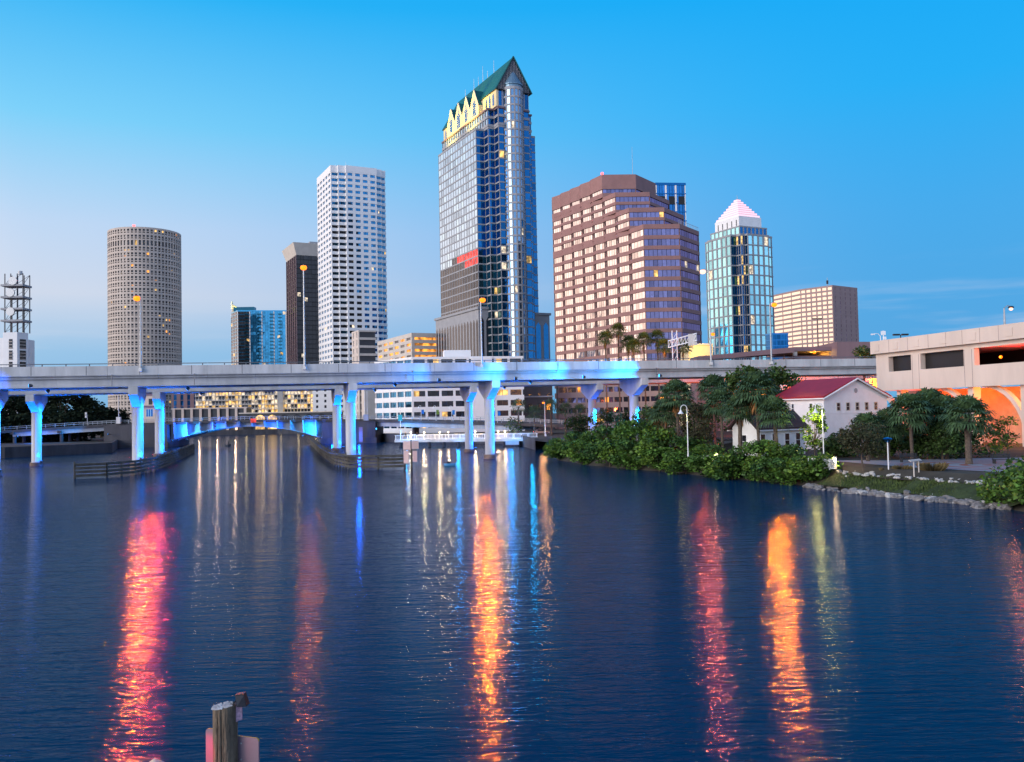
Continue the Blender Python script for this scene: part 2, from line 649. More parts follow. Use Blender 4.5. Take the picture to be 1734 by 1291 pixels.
for p, q in zip(far_left[2:], far_left[3:]):
    b.face([(*p, -1), (*q, -1), (*q, GZ + .5), (*p, GZ + .5)], 'dark_concrete')
    d = (Vector(q) - Vector(p)).normalized()
    n = Vector((-d.y, d.x)) * .5
    b.face([(*p, GZ + .5), (*q, GZ + .5), (q[0] + n.x, q[1] + n.y, GZ + .5), (p[0] + n.x, p[1] + n.y, GZ + .5)], 'dark_concrete')
tag(b.build('seawall'), 'dark stained concrete seawall along the far river bank under the bridges', 'seawall')
b = MB()
for i in range(len(bank) - 1):
    b.face([(*bank[i + 1], -.6), (*bank[i], -.6), (*back[i], GZ + .004), (*back[i + 1], GZ + .004)], 'soil')
tag(b.build('riverbank'), kind='structure')


def bank_pt(px, off):
    """A point on the park bank: at the waterline column px, off metres inland."""
    xs = [q[0] for q in BANK]
    for i in range(len(xs) - 1):
        if xs[i] <= px <= xs[i + 1]:
            k = (px - xs[i]) / (xs[i + 1] - xs[i])
            p = bank[i].lerp(bank[i + 1], k)
            q = back[i].lerp(back[i + 1], k)
            return p + (q - p).normalized() * off
    return bank[-3]


def strip(name, px0, px1, o0, o1, z, m, n=14, wob=.5):
    b = MB()
    A = [bank_pt(px0 + (px1 - px0) * k / n, o0 + rng.uniform(-wob, wob)) for k in range(n + 1)]
    B = [bank_pt(px0 + (px1 - px0) * k / n, o1 + rng.uniform(-wob, wob)) for k in range(n + 1)]
    for i in range(n):
        b.face([(*A[i + 1], z[0]), (*A[i], z[0]), (*B[i], z[1]), (*B[i + 1], z[1])], m)
    return tag(b.build(name), kind='structure')


strip('grass_bank', 1372, 1700, .9, 3.4, (.35, 1.30), 'grass_base')
strip('mulch_bed', 1385, 1700, 3.3, 8.2, (1.28, GZ + .03), 'mulch')


# paved plaza with a red ring pattern
def paving():
    m = bpy.data.materials.new('plaza_paving')
    m.use_nodes = True
    t = m.node_tree
    bb = t.nodes['Principled BSDF']
    bb.inputs['Roughness'].default_value = .7
    co = nd(t, 'ShaderNodeTexCoord')
    mpp = nd(t, 'ShaderNodeMapping')
    mpp.inputs['Location'].default_value = (-GX(1690, 86, 2), -86, 0)
    t.links.new(co.outputs['Object'], mpp.inputs[0])
    wv = nd(t, 'ShaderNodeTexWave', wave_type='RINGS', rings_direction='Z')
    wv.inputs['Scale'].default_value = .16
    wv.inputs['Distortion'].default_value = .6
    t.links.new(mpp.outputs[0], wv.inputs[0])
    nz = nd(t, 'ShaderNodeTexNoise')
    nz.inputs['Scale'].default_value = .5
    t.links.new(co.outputs['Object'], nz.inputs[0])
    a = mixc(t, nz.outputs[0], (.20, .24, .32), (.34, .37, .44))
    sp_ = nd(t, 'ShaderNodeVectorMath', operation='LENGTH')
    t.links.new(mpp.outputs[0], sp_.inputs[0])
    near = maprange(t, sp_.outputs['Value'], 9.5, 8.5)
    k = math_(t, 'MULTIPLY', maprange(t, wv.outputs[1], .62, .75), near)
    t.links.new(mixc(t, k, a, (.32, .12, .11)), bb.inputs['Base Color'])
    M_['paving'] = m


paving()
b = MB()
pl = [bank_pt(px, o) for px, o in ((1400, 7.6), (1440, 7.4), (1500, 8.0), (1570, 7.9), (1640, 7.6), (1700, 7.2), (1733, 7.2))]
pl += [Vector((GX(1800, 70, 2), 70)), Vector((GX(1790, 96, 2), 96)), Vector((GX(1640, 98, 2), 98)), Vector((GX(1500, 97, 2), 97)), Vector((GX(1400, 99, 2), 99))]
for t in tessellate_polygon([[Vector((p.x, p.y, 0)) for p in pl]]):
    b.face([(pl[i].x, pl[i].y, GZ + .045) for i in t], 'paving')
tag(b.build('path'), kind='structure')

# ------------------------------------------------------------------ expressway viaduct (two decks)
SL = .28
TD = Vector((1, SL)).normalized()                     # along the bridge
ND = Vector((-TD.y, TD.x))                            # away from the camera


def ex_y(x, off=0.0):
    return 153 + SL * x + off * math.sqrt(1 + SL * SL)


def ex_x(px, off=0.0):
    k = (px - CX) / FPX + (.021 * 0)
    x = 0
    for _ in range(6):
        x = GX(px, ex_y(x, off), 12)
    return x


def zb(x): return 13.75 + .0075 * x                    # underside of the girders
def zt(x): return 16.85 + .0060 * x                    # top of the parapet


BLUE = (.0, .13, 1.0)
CYAN = (.0, .34, 1.0)


def viaduct(off, piers, label, x0=-118, x1=120):
    B = Bld('viaduct', label, (ex_x(600, off), ex_y(0, off), 0), 'viaduct', 'twin expressway decks over the river')
    G, D, Pp, Rl = B.mb('girder'), B.mb('deck'), B.mb('parapet'), B.mb('railing')
    J_ = None
    Pr = MB()
    n = 34
    xs = [x0 + (x1 - x0) * k / n for k in range(n + 1)]
    for i, (xa, xb) in enumerate(zip(xs, xs[1:])):
        a, c = (xa, ex_y(xa, off)), (xb - .03, ex_y(xb - .03, off))
        za, zc = zb(xa), zb(xb)
        ta, tcz = zt(xa), zt(xb)
        D.wall(a, c, -1.52, -1.30, -11.6, -.05, 'girder', ta, tcz)
        Pp.wall(a, c, -1.42, 0, -.30, 0, 'concrete', ta, tcz)
        Pr.wall(a, c, -1.42, 0, -11.9, -11.62, 'concrete', ta, tcz)
        for k, o in enumerate((-.95, -4.2, -7.6, -10.9)):
            for w_, z0, z1 in ((.36, 0, .32), (.14, .30, 1.26), (.52, 1.24, 1.62)):
                h = ta - 1.52 - za
                G.wall(a, c, z0 * h / 1.6, min(z1 * h / 1.6, h - .005), o - w_ + .26, o + w_ - .26 + .26, 'girder', za, zc)
        Rl.wall(a, c, .28, .40, -.24, -.12, 'rail', ta, tcz)
    x = x0
    while x < x1:
        Rl.box((x - ND.x * -.18, ex_y(x) + off + .18, zt(x) + .18), (.14, .14, .40), 'rail', math.atan(SL))
        x += 3.15
    x = x0 + 2
    while x < x1 and off == 0:
        for o, z0_, z1_ in ((.006, zt(x) - 1.40, zt(x) - .02),):
            p_ = (x, ex_y(x, off))
            J_ = MB()
            J_.wall(p_, (x + .07, ex_y(x + .07, off)), z0_, z1_, -.01, o, 'dark_concrete')
            J_.build('joint', B.root)
        x += 7.3
    for px_ in (330, 1112, 190, 700):
        if off == 0:
            x = ex_x(px_)
            J_ = MB()
            J_.tube((x, ex_y(x) - .12, zt(x) - 1.3), (x, ex_y(x) - .12, zb(x) + .1), .07, .07, 'rail', 6)
            J_.build('drain_pipe', B.root)
    root = B.done()
    Pr.build('parapet', root)
    yaw = math.atan(SL)
    for px, z0 in piers:
        x = ex_x(px, off + 5.6)
        c = Vector((x, ex_y(x, off + 5.6)))
        cc = MB()
        cc.lathe((c.x, c.y, 0), [(1.05, z0 + .5), (.86, z0 + .52), (.86, zb(x) - 2.6)], 'concrete', 14)
        col_ = cc.build('pier', root, True)
        for p in col_.data.polygons:
            p.use_smooth = True
        cc = MB()
        cc.lathe((c.x, c.y, 0), [(1.18, -1), (1.16, z0 + .1), (1.15, z0 + .35), (1.05, z0 + .5)], 'stain', 14)
        cc.build('footing', col_, True)
        cap = MB()
        z = zb(x) - .01
        prof = [(-5.2, z), (-5.2, z - 1.25), (-1.0, z - 3.1), (1.0, z - 3.1), (5.2, z - 1.25), (5.2, z)]
        hw = .68
        L_ = [(c.x - TD.x * hw + ND.x * o, c.y - TD.y * hw + ND.y * o, zz) for o, zz in prof]
        R_ = [(c.x + TD.x * hw + ND.x * o, c.y + TD.y * hw + ND.y * o, zz) for o, zz in prof]
        cap.face(L_[::-1], 'concrete')
        cap.face(R_, 'concrete')
        for i in range(len(prof)):
            j = (i + 1) % len(prof)
            cap.face([L_[i], L_[j], R_[j], R_[i]], 'concrete')
        cap.build('pier_cap', col_)
        PIERS.append((c, z, z0))
    return root


PIERS = []
M_['stain'] = mat('waterline_stained_concrete', (.21, .14, .10), .9, var=.5, scale=1.2, bump=.5)
near = viaduct(0, [(-10, .2), (233, .9), (593, .8), (828, .3), (1073, 2.0)], 'nearer pale concrete expressway deck crossing the river on blue lit piers')
far = viaduct(29, [(62, .2), (270, 1.2), (570, 1.2), (793, .2), (1002, 2.0)], 'farther expressway deck seen below and behind the nearer one')

# blue floodlights that wash the piers: a real fixture each
floods = []
M_['led_dim'] = glow_mat('dim_led', (.03, .30, 1.0), 2.5)


def flood(loc, aim, power, spot, color, label, cat='floodlight', group='blue floodlights under the expressway', bulb='bulb_b', r=.3, mount=None):
    t = thing('floodlight', label, cat, loc, group)
    d = (Vector(aim) - Vector(loc)).normalized()
    l = Vector(loc)
    b = MB()
    b.tube(l - d * .45, l, .20, .30, 'dark_steel', 10)
    b.build('housing', t)
    b = MB()
    b.tube(l + d * .01, l + d * .05, .26, .26, bulb, 10)
    b.build('lens', t)
    b = MB()
    b.tube(l - d * .3, Vector(mount) if mount else l - d * .3 + Vector((0, 0, -.8)), .07, .07, 'dark_steel', 6)
    b.build('bracket', t)
    lamp('flood_beam', l + d * .25, color, power, r, t, spot, aim, 1.0)
    return t


names = ['leftmost', 'second', 'third', 'fourth', 'fifth']
for k, (c, z, z0) in enumerate(PIERS):
    row = 'near' if k < 5 else 'far'
    hub = k % 5
    if hub < 4:
        q = c + TD * 7.5 - ND * (.5 if k < 5 else 1.0)
        zq = zb(q.x) - .45
        flood((q.x, q.y, zq), (c.x, c.y, 6.0), 34000 if k < 5 else 32000, 75, BLUE if hub % 2 == 0 else (.0, .17, 1),
              f'blue floodlight hung under the girders right of the {names[hub]} pier of the {row} row', mount=(q.x, q.y, zq + .5), bulb='led_dim')
        flood((c.x + 1.4, c.y - 1.0, z0 + .75), (c.x + .6, c.y + .5, 13), 26000, 120, BLUE,
              f'small blue uplight on the footing of the {names[hub]} pier of the {row} row', mount=(c.x + .9, c.y - .4, z0 + .4), bulb='led_dim')
    else:
        p = (c.x + 2.1, c.y - .9, 7.6)
        flood(p, (c.x + .2, c.y, 7.2), 12000, 110, (.0, .22, 1), f'bright blue floodlight on an arm of the bank pier of the {row} row',
              mount=(c.x + .8, c.y, 8.6))
        flood((c.x - 2.4, c.y - 2.0, 3.2), (c.x, c.y, 10), 6000, 90, BLUE, f'blue floodlight among leaves at the foot of the {row} bank pier')
# cyan wash along the girders
xa = ex_x(1112)
flood((xa, ex_y(xa) - 3.2, zb(xa) + .2), (xa - 24, ex_y(xa - 24) - .2, zb(xa) + 1.0), 22000, 110, (0, .30, 1),
      'cyan floodlight on the girder above the bank pier', mount=(xa, ex_y(xa) - .8, zb(xa) + .5))
xa = ex_x(985)
flood((xa, ex_y(xa) - 3.2, zb(xa) + .2), (xa - 16, ex_y(xa - 16) - .2, zb(xa) + 1.0), 8000, 140, (0, .30, 1),
      'cyan floodlight on the girder midway between the open water pier and the bank pier', mount=(xa, ex_y(xa) - .8, zb(xa) + .3))
for px_, pw_ in ((872, 6500), (745, 3000)):
    xa = ex_x(px_)
    flood((xa, ex_y(xa) - 3.2, zb(xa) + .1), (xa - 9, ex_y(xa - 9) - .2, zb(xa) + .7), pw_, 150, (0, .24, 1),
          f'blue floodlight on the girder {"just right of the open water piers" if px_ == 872 else "left of the open water piers"}', mount=(xa, ex_y(xa) - .8, zb(xa) + .3), bulb='led_dim')
xa = ex_x(60)
flood((xa, ex_y(xa) - 1.7, zb(xa) + .3), (xa - 18, ex_y(xa - 18) - .3, zb(xa) + .8), 7000, 75, BLUE,
      'blue floodlight on the girder at the deck end beside the trees', mount=(xa, ex_y(xa) - .8, zb(xa) + .3))

# ------------------------------------------------------------------ tall street lamps
O_, PK = (1.0, .30, .035), (1.0, .42, .26)
LE = 66000


def street_lamp(px, d, hx, hy, base_z, energy, color, bulb, label, hr=.55, pole_m='steel', group='tall street lamps on the expressway', bx=None):
    head = P(hx, hy, d)
    x = GX(px, d, (head.z + base_z) / 2)
    t = thing('street_lamp', label, 'street lamp', (x, d, base_z), group)
    b = MB()
    b.box((x, d, base_z + .25), (.5, .5, .5), 'concrete')
    b.tube((x, d, base_z + .4), (x, d, head.z + .1), .17, .09, pole_m, 8)
    b.build('pole', t)
    b = MB()
    b.path([(x, d, head.z + .1), (x + (head.x - x) * .5, d, head.z + .45), (head.x, d, head.z + .35)], [.07, .06, .05], pole_m)
    arm = b.build('arm', t)
    b = MB()
    b.lathe((head.x, d, head.z), [(.02, .40), (.30, .34), (.42, .18), (.40, .12), (.02, .12)], 'dark_steel', 12)
    h = b.build('lamp_head', t)
    b = MB()
    b.ball((head.x, d, head.z - .05), hr, bulb, 12, .8)  # globe larger than a real bulb: the lamp's glare put into its shape
    b.build('bulb', h)
    lamp('lamp_light', (head.x, d - .3, head.z - .4), color, energy, .35, t, 26, (head.x * .30, d * .30, 0), .85)
    return t


def on_deck(px, hx, hy, *a, off=-.2, **k):
    x = ex_x(px, off)
    street_lamp(px, ex_y(x, off), hx, hy, zt(x) - .9, *a, **k)


on_deck(238, 232, 505, LE * 1.35, (1.0, .125, .006), 'bulb_o', 'street lamp glowing orange in front of the round tower')
on_deck(515, 514, 453, LE * .22, (1.0, .19, .015), 'bulb_o', 'tall street lamp glowing red orange in front of the dark tower')
on_deck(815, 817, 508, LE * 1.8, (1.0, .17, .003), 'bulb_o', 'street lamp glowing orange before the foot of the gabled glass tower')
on_deck(1202, 1190, 460, LE * .52, (1.0, .12, .05), 'bulb_p', 'tall grey street lamp with pinkish light left of the aqua glass tower')
on_deck(1305, 1311, 516, LE * 1.7, (1.0, .17, .003), 'bulb_o', 'street lamp glowing yellow before the right edge of the aqua glass tower')

# ------------------------------------------------------------------ downtown towers
GU, GV = Vector((.895, .446)), Vector((-.446, .895))    # street grid: along the south fronts, and back from them
GN = Vector((.446, -.895))


def loc2(o, u_, w_):
    p = o + GU * u_ + GN * w_
    return (p.x, p.y)


def rect(px, d, L1, L2, z=60, u_=GU, v_=GV):
    c = Vector((GX(px, d, z), d))
    return [tuple(q) for q in (c, c + u_ * L1, c + u_ * L1 + v_ * L2, c + v_ * L2)]


def HZ(px, py, d):
    return P(px, py, d).z


def mast(mb, p, h, r=.12, m='steel'):
    mb.tube(p, (p[0], p[1], p[2] + h), r, r * .5, m, 6)


# --- white tower
d0 = 600
C = Vector((GX(563, d0, 90), d0))
fp = [loc2(C, *q) for q in ((0, 0), (4.6, 0), (4.6, 1.8), (9.6, 1.8), (9.6, 3.6), (31, 3.6), (31, 1.8), (35, 1.8), (35, 0), (38.4, 0), (38.4, -37), (0, -37))]
ztop = HZ(558, 280, d0)
B = Bld('office_tower', 'tall white office tower with stepped blue window bands and a flat roof', (C.x, C.y, GZ), 'tower', 'downtown high-rises')
rib = dict(mods=1, pier=.3, g='g_white', panes=3, gap=.25)
dk = lambda k, j: 'g_white' if k > 33 - j * 5 else 'g_dark' if (k * 7 + j * 3) % 5 else 'g_teal'
B.storeys(fp, GZ, ztop - 5, 43, {0: dict(rib, g=dk), 1: dict(rib, panes=1), 2: dict(rib, g=dk), 3: dict(rib, panes=1),
                               4: dict(mods=4, pier=1.9, g=lambda k, j: 'g_dark' if (j < 1 and k < 30) or (j < 2 and k < 22) else 'g_white', panes=2),
                               6: rib, 8: rib, 11: dict(mods=5, pier=2.6, g='g_white', panes=1)},
          sp=.52, pr=.30, wall='white', lit=[('lit_w', .008), ('lit', .006)])
B.mb('roof_parapet').ring(offset(fp, .35), offset(fp, -.6), ztop - 4.2, ztop, 'white')
e = B.mb('roof_equipment')
c = Vector(loc2(C, 19, -16))
e.box((c.x, c.y, ztop - 1.5), (16, 12, 5), 'granite', .46)
for k in range(5):
    q = loc2(C, 4 + 7 * k, -2)
    mast(e, (*q, ztop - .5), 4.5 if k == 1 else 2.2)
B.done()

# --- gabled glass tower
d0 = 444
F = Vector((GX(873, d0, 110), d0))
plus = [(-8.7, 0), (8.7, 0), (8.7, -4.7), (12.3, -4.7), (12.3, -9.4), (17, -9.4), (17, -60.4), (12.3, -60.4), (12.3, -65.3), (8.7, -65.3),
        (8.7, -70), (-8.7, -70), (-8.7, -65.3), (-12.3, -65.3), (-12.3, -60.4), (-17, -60.4), (-17, -9.4), (-12.3, -9.4), (-12.3, -4.7), (-8.7, -4.7)]
B = Bld('office_tower', 'tallest glass tower with a steep green gabled roof and yellow lit dormers', (F.x, F.y, GZ), 'tower', 'downtown high-rises')
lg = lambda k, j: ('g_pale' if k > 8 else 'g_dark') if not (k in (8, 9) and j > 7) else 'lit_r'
lg2 = lambda k, j: 'lit_r' if (k == 13 and j >= 7) or (k == 12 and j >= 10) else ('g_pale' if k > 12 + (1 if j > 4 else 0) else 'g_dark')  # dark lower panes and red panes: a reflected block and sign painted in
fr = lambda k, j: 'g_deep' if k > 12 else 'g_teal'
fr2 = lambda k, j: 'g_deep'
litf = [('lit_w', .012), ('lit', .005)]
zA, zB_, zC = 35, 152, 161.5
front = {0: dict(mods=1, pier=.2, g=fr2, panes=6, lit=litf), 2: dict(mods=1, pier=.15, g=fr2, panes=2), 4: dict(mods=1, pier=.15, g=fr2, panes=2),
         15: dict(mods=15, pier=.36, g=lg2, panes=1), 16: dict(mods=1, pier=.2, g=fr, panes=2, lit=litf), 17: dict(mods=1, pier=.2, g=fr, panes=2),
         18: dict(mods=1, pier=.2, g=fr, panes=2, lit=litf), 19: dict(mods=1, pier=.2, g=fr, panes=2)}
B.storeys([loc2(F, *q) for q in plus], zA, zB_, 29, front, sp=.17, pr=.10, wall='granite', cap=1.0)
mid = plus[0:2] + [(8.7, -4.7), (12.3, -4.7), (12.3, -65.3), (8.7, -65.3), (8.7, -70), (-8.7, -70), (-8.7, -65.3), (-12.3, -65.3), (-12.3, -4.7), (-8.7, -4.7)]
B.storeys([loc2(F, *q) for q in mid], zB_ + 1.0, zC, 2, {0: dict(mods=1, pier=.2, g='g_deep', panes=6), 2: dict(mods=1, pier=.2, g='g_deep', panes=2),
          9: dict(mods=19, pier=.7, g='g_pale'), 10: dict(mods=1, pier=.2, g='g_deep', panes=2), 11: dict(mods=1, pier=.2, g='g_deep', panes=2)}, sp=.30, pr=.30, cap=0)
B.mb('cornice').ring([loc2(F, *q) for q in [(x * 1.04, y + (.5 if y > -30 else -.5)) for x, y in mid]], [loc2(F, *q) for q in [(x * .85, y * .98 - .8) for x, y in mid]], zC, zC + .9, 'plum')
inn = [(-8.7, 0), (8.7, 0), (8.7, -70), (-8.7, -70)]
M_['yellow_wall'] = mat('floodlit_yellow_wall', (.72, .60, .36), .7, var=.06, scale=.3)
zE = 171.5
B.storeys([loc2(F, *q) for q in inn], zC + .9, zE, 1, {0: dict(mods=7, pier=.5, g='g_deep')}, sp=.06, pr=.2, wall='granite', cap=0)
yw = B.mb('attic_wall')
a, c = Vector(loc2(F, -8.7, -70.2)), Vector(loc2(F, -8.7, .1))
yw.wall(a, c, zC + .95, zE + .02, -.4, .9, 'yellow_wall')
for k in range(3):                                    # arched attic lights near the south end
    for t in (-3.4 - 4.2 * k, -60.5 - 3 * k):
        q0, q1 = Vector(loc2(F, -9.75, t - .8)), Vector(loc2(F, -9.75, t + .8))
        mb = MB()
        z0, z1 = zC + 2.2, zE - 3.0
        mb.face([(*q0, z0), (*q1, z0), (*q1, z1), (*((q0 + q1) / 2), z1 + 1.5), (*q0, z1)], 'g_blue')
        B.win.append((1, mb))
zR = HZ(872, 100, 446)
rf = B.mb('roof')
ov = 10.3
e0, e1, rg = [], [], []
for w_ in (1.2, -71):
    e0.append((*loc2(F, -ov, w_), zE - .6))
    e1.append((*loc2(F, ov, w_), zE - .6))
    rg.append((*loc2(F, 0, w_ if w_ > 0 else -71), zR))
rf.face([e0[0], e0[1], rg[1], rg[0]][::-1], 'teal')
rf.face([e1[0], e1[1], rg[1], rg[0]], 'teal')
rf.face([e0[0], e1[0], e1[1], e0[1]], 'frame')
for w_, s_ in ((.6, 1), (-70.5, -1)):
    gb = MB()
    q = [(*loc2(F, -ov + .5, w_), zE - .5), (*loc2(F, ov - .5, w_), zE - .5), (*loc2(F, 0, w_), zR - .9)]
    gb.face(q if s_ > 0 else q[::-1], 'lead')
    gb.build('gable', B.root)
gb = B.mb('gable_trim')
for k in range(-11, 12):
    u_ = k * .84
    zz = zE - .5 + (zR - zE - .4) * (1 - abs(u_) / (ov - .5))
    if zz > zE + .5:
        gb.tube((*loc2(F, u_, .75), zE - .4), (*loc2(F, u_, .75), zz), .10, .10, 'granite', 4)
for s_ in (-1, 1):
    p0, p1 = Vector((*loc2(F, s_ * ov, 1.0), zE - .6)), Vector((*loc2(F, 0, 1.0), zR + .15))
    gb.tube(p0, p1, .35, .35, 'teal', 6)
for k, t in enumerate((-21.5, -32, -42.5, -53)):          # four gabled dormers
    dm = MB()
    hw, zt_, zp = 5.2, zE - 3.6, zE + 5.8
    o_ = -9.2
    A = [(*loc2(F, o_ - 2.9, t - hw), zC + .92), (*loc2(F, o_ - 2.9, t + hw), zC + .92), (*loc2(F, o_ - 2.9, t + hw), zt_),
         (*loc2(F, o_ - 2.9, t), zp), (*loc2(F, o_ - 2.9, t - hw), zt_)]
    Bk = [(*loc2(F, -1.0, (t - hw, t + hw, t + hw, t, t - hw)[i]), A[i][2]) for i in range(5)]
    dm.face(A, 'yellow_wall')
    for i, m in ((1, 'yellow_wall'), (2, 'teal'), (3, 'teal'), (4, 'yellow_wall')):
        j = (i + 1) % 5
        dm.face([A[j], A[i], Bk[i], Bk[j]], m)
    for i, j in ((2, 3), (3, 4)):
        dm.tube(A[i], A[j], .32, .32, 'cream', 5)
    do = dm.build('dormer', B.root)
    mb = MB()
    for s_ in (-1, 0, 1):
        q0, q1 = loc2(F, o_ - 2.98, t + s_ * 1.5 - .6), loc2(F, o_ - 2.98, t + s_ * 1.5 + .6)
        zz = zE - 1 + (2.2 if s_ == 0 else 0)
        mb.face([(*q0, zC + 2), (*q1, zC + 2), (*q1, zz), (*loc2(F, o_ - 2.98, t + s_ * 1.5), zz + 1.3), (*q0, zz)], 'g_blue')
    mb.build('window', do)
lamp('dormer_floodlight', (*loc2(F, -30, -24), zC - 2), (1.0, .74, .12), 70000, 1.0, B.root, 95, (*loc2(F, -9, -22), zE), .8)
lamp('dormer_floodlight', (*loc2(F, -30, -52), zC - 2), (1.0, .74, .12), 70000, 1.0, B.root, 95, (*loc2(F, -9, -50), zE), .8)
# round corner bay with a cone
rp = [loc2(F, 5.3 * math.sin(2 * math.pi * k / 14 - math.pi * 15 / 14), -1.2 + 5.3 * -math.cos(2 * math.pi * k / 14 - math.pi * 15 / 14 + math.pi)) for k in range(14)]
ctr = Vector(loc2(F, 0, -1.0))
rp = []
for k in range(16):
    a_ = 2 * math.pi * (k + .5) / 16
    rp.append((ctr.x + 5.4 * math.cos(a_), ctr.y + 5.4 * math.sin(a_)))
M_['g_bay'] = glass('bay_glass', (.22, .38, .55))
B.storeys(rp, zA - 1, zE - .5, 33, {i: dict(mods=1, pier=.75, g=lambda k, j: 'g_bay', panes=1, lit=[('lit', .008), ('lit_w', .02)]) for i in range(16)}, sp=.22, pr=.22, cap=1.4)
cn = B.mb('cone')
cn.lathe((ctr.x, ctr.y, zE), [(5.0, .9), (5.0, 2.2), (5.5, 2.3), (5.5, 2.7), (2.9, 7), (.05, 12.6)], 'cone', 20)
# stone base with pointed windows
pod = B.mb('podium')


def lancet(a, b, z0, z1, n, m='w_dark', pier=.38, out=.62):
    a, b = Vector(a), Vector(b)
    L = (b - a).length
    d_ = (b - a) / L
    nn = Vector((d_.y, -d_.x))
    for k in range(n):
        t0, t1 = L * (k + pier / 2) / n, L * (k + 1 - pier / 2) / n
        p0, p1 = a + d_ * t0 + nn * out, a + d_ * t1 + nn * out
        mb = MB()
        mb.face([(*p0, z0), (*p1, z0), (*p1, z1 - 2), (*((p0 + p1) / 2), z1), (*p0, z1 - 2)], m)
        B.win.append(((z1 - z0) * L / n / 2e5, mb))


for u0_, u1_, zt_ in ((-17.7, -9.5, 61), (9.5, 23, 59)):
    q = [loc2(F, u0_, -8.6), loc2(F, u1_, -8.6), loc2(F, u1_, -67), loc2(F, u0_, -67)]
    pod.prism(q, GZ, zt_, 'granite')
    pod.ring(offset(q, .7), offset(q, -.5), zt_ - .3, zt_ + .9, 'granite')
    pod.ring(offset(q, .5), offset(q, -.5), 33.5, 34.6, 'plum')
    if u0_ < 0:
        lancet(q[3], q[0], 36, 56, 15, out=.05)
        lancet(q[3], q[0], 8, 32, 15, out=.05)
        lancet(q[0], (Vector(q[0]) * .15 + Vector(q[1]) * .85), 36, 57, 2, out=.05)
        lancet(q[0], (Vector(q[0]) * .15 + Vector(q[1]) * .85), 8, 32, 2, 'g_deep', out=.05)
    else:
        lancet(q[0], q[1], 36, 55, 3, 'g_deep', out=.05)
        lancet(q[0], q[1], 8, 32, 3, 'g_deep', out=.05)
q = [loc2(F, -9.6, 2.2), loc2(F, 9.6, 2.2), loc2(F, 9.6, -9), loc2(F, -9.6, -9)]
pod.prism(q, GZ, 34, 'granite')
lancet(q[0], q[1], 8, 32, 6, 'g_deep', out=.06)
ant = B.mb('antenna')
for t, h in ((-22, 7), (-30, 4), (-36, 9), (-42, 5), (-48, 6), (-60, 4)):
    mast(ant, (*loc2(F, 0, t), zR - .3), h, .14)
B.done()

# --- brown tower with rose mirror windows, stepping down towards the river
E0 = Vector((GX(940, 386, 50), 386))
Ds = Vector((.456, -.89))
T1 = E0 + Ds * 40
B = Bld('office_tower', 'broad brown granite tower with stepped top and rose mirror window bands', (T1.x, T1.y, GZ), 'tower', 'downtown high-rises')
tops = [HZ(1022, 301, 350), HZ(1044, 326, 342), HZ(1067, 352, 334), HZ(1090, 380, 326)]
zlow = GZ
lits = [('lit', .012), ('lit_w', .01)]
for k in range(3, -1, -1):
    steps = 5 + k
    pts = [tuple(E0)]
    p = E0.copy()
    bay = (40 + 9 * k) / steps
    sc_ = bay / 8.1
    for i in range(steps - 1):
        p = p + Vector((3.3, -4.6)) * sc_
        pts.append(tuple(p))
        p = p + Vector((.4, -2.6)) * sc_
        pts.append(tuple(p))
    ck = T1 + Ds * 9 * k
    p = Vector(pts[-1])
    pts.append(tuple(ck))
    A_ = ck + Vector((13.2, .4))
    Bq = A_ + Vector((10.2, 14.6))
    pts += [tuple(A_), tuple(Bq), (Bq.x - 8, Bq.y + 34), (E0.x + 18, E0.y + 26), (E0.x + 4, E0.y + 12)]
    n = len(pts)
    spec = {i: dict(mods=1, pier=.12, g='g_pink', panes=4 if i % 2 == 0 else 1, gap=.16) for i in range(n - 6)}
    spec[n - 6] = dict(mods=1, pier=.1, g='g_violet', panes=8, gap=.16, lit=lits)
    spec[n - 5] = dict(mods=1, pier=.1, g='g_violet', panes=8, gap=.16, lit=lits)
    spec[n - 1] = dict(mods=1, pier=.3, g='g_dark', panes=2)
    z1 = tops[k]
    nf = round((z1 - zlow) / 4.02) if k else 1
    if k == 0:
        B.storeys(pts, zlow, z1, 1, {}, sp=.0001, pr=.3, wall='brown')
        B.storeys(pts, zlow, zlow + 4.0, 1, spec, sp=.45, pr=.35, wall='brown', cap=0)
        B.mb('wall').ring(offset(pts, .35), offset(pts, -.4), zlow + 3.4, z1, 'brown')
    else:
        B.storeys(pts, zlow, z1 - 1.7, nf, spec, sp=.37, pr=.3, wall='brown', cap=1.7)
    if k == 3:
        Rr = B.mb('terrace_rail')
        for i in range(14):
            q = A_ + (Bq - A_) * (i / 13)
            Rr.tube((q.x, q.y, z1), (q.x, q.y, z1 + 1.6), .08, .08, 'steel', 4)
        Rr.tube((*A_, z1 + 1.5), (*Bq, z1 + 1.5), .07, .07, 'steel', 4)
    zlow = z1
rb = B.mb('beacon')
q = T1
rb.tube((q.x, q.y, tops[0]), (q.x, q.y, tops[0] + 1.2), .15, .15, 'dark_steel', 6)
rb.ball((q.x, q.y, tops[0] + 1.7), .55, 'bulb_r', 8)
mast(B.mb('antenna'), (q.x + 13, q.y + 6, tops[0]), 14, .10)
B.done()

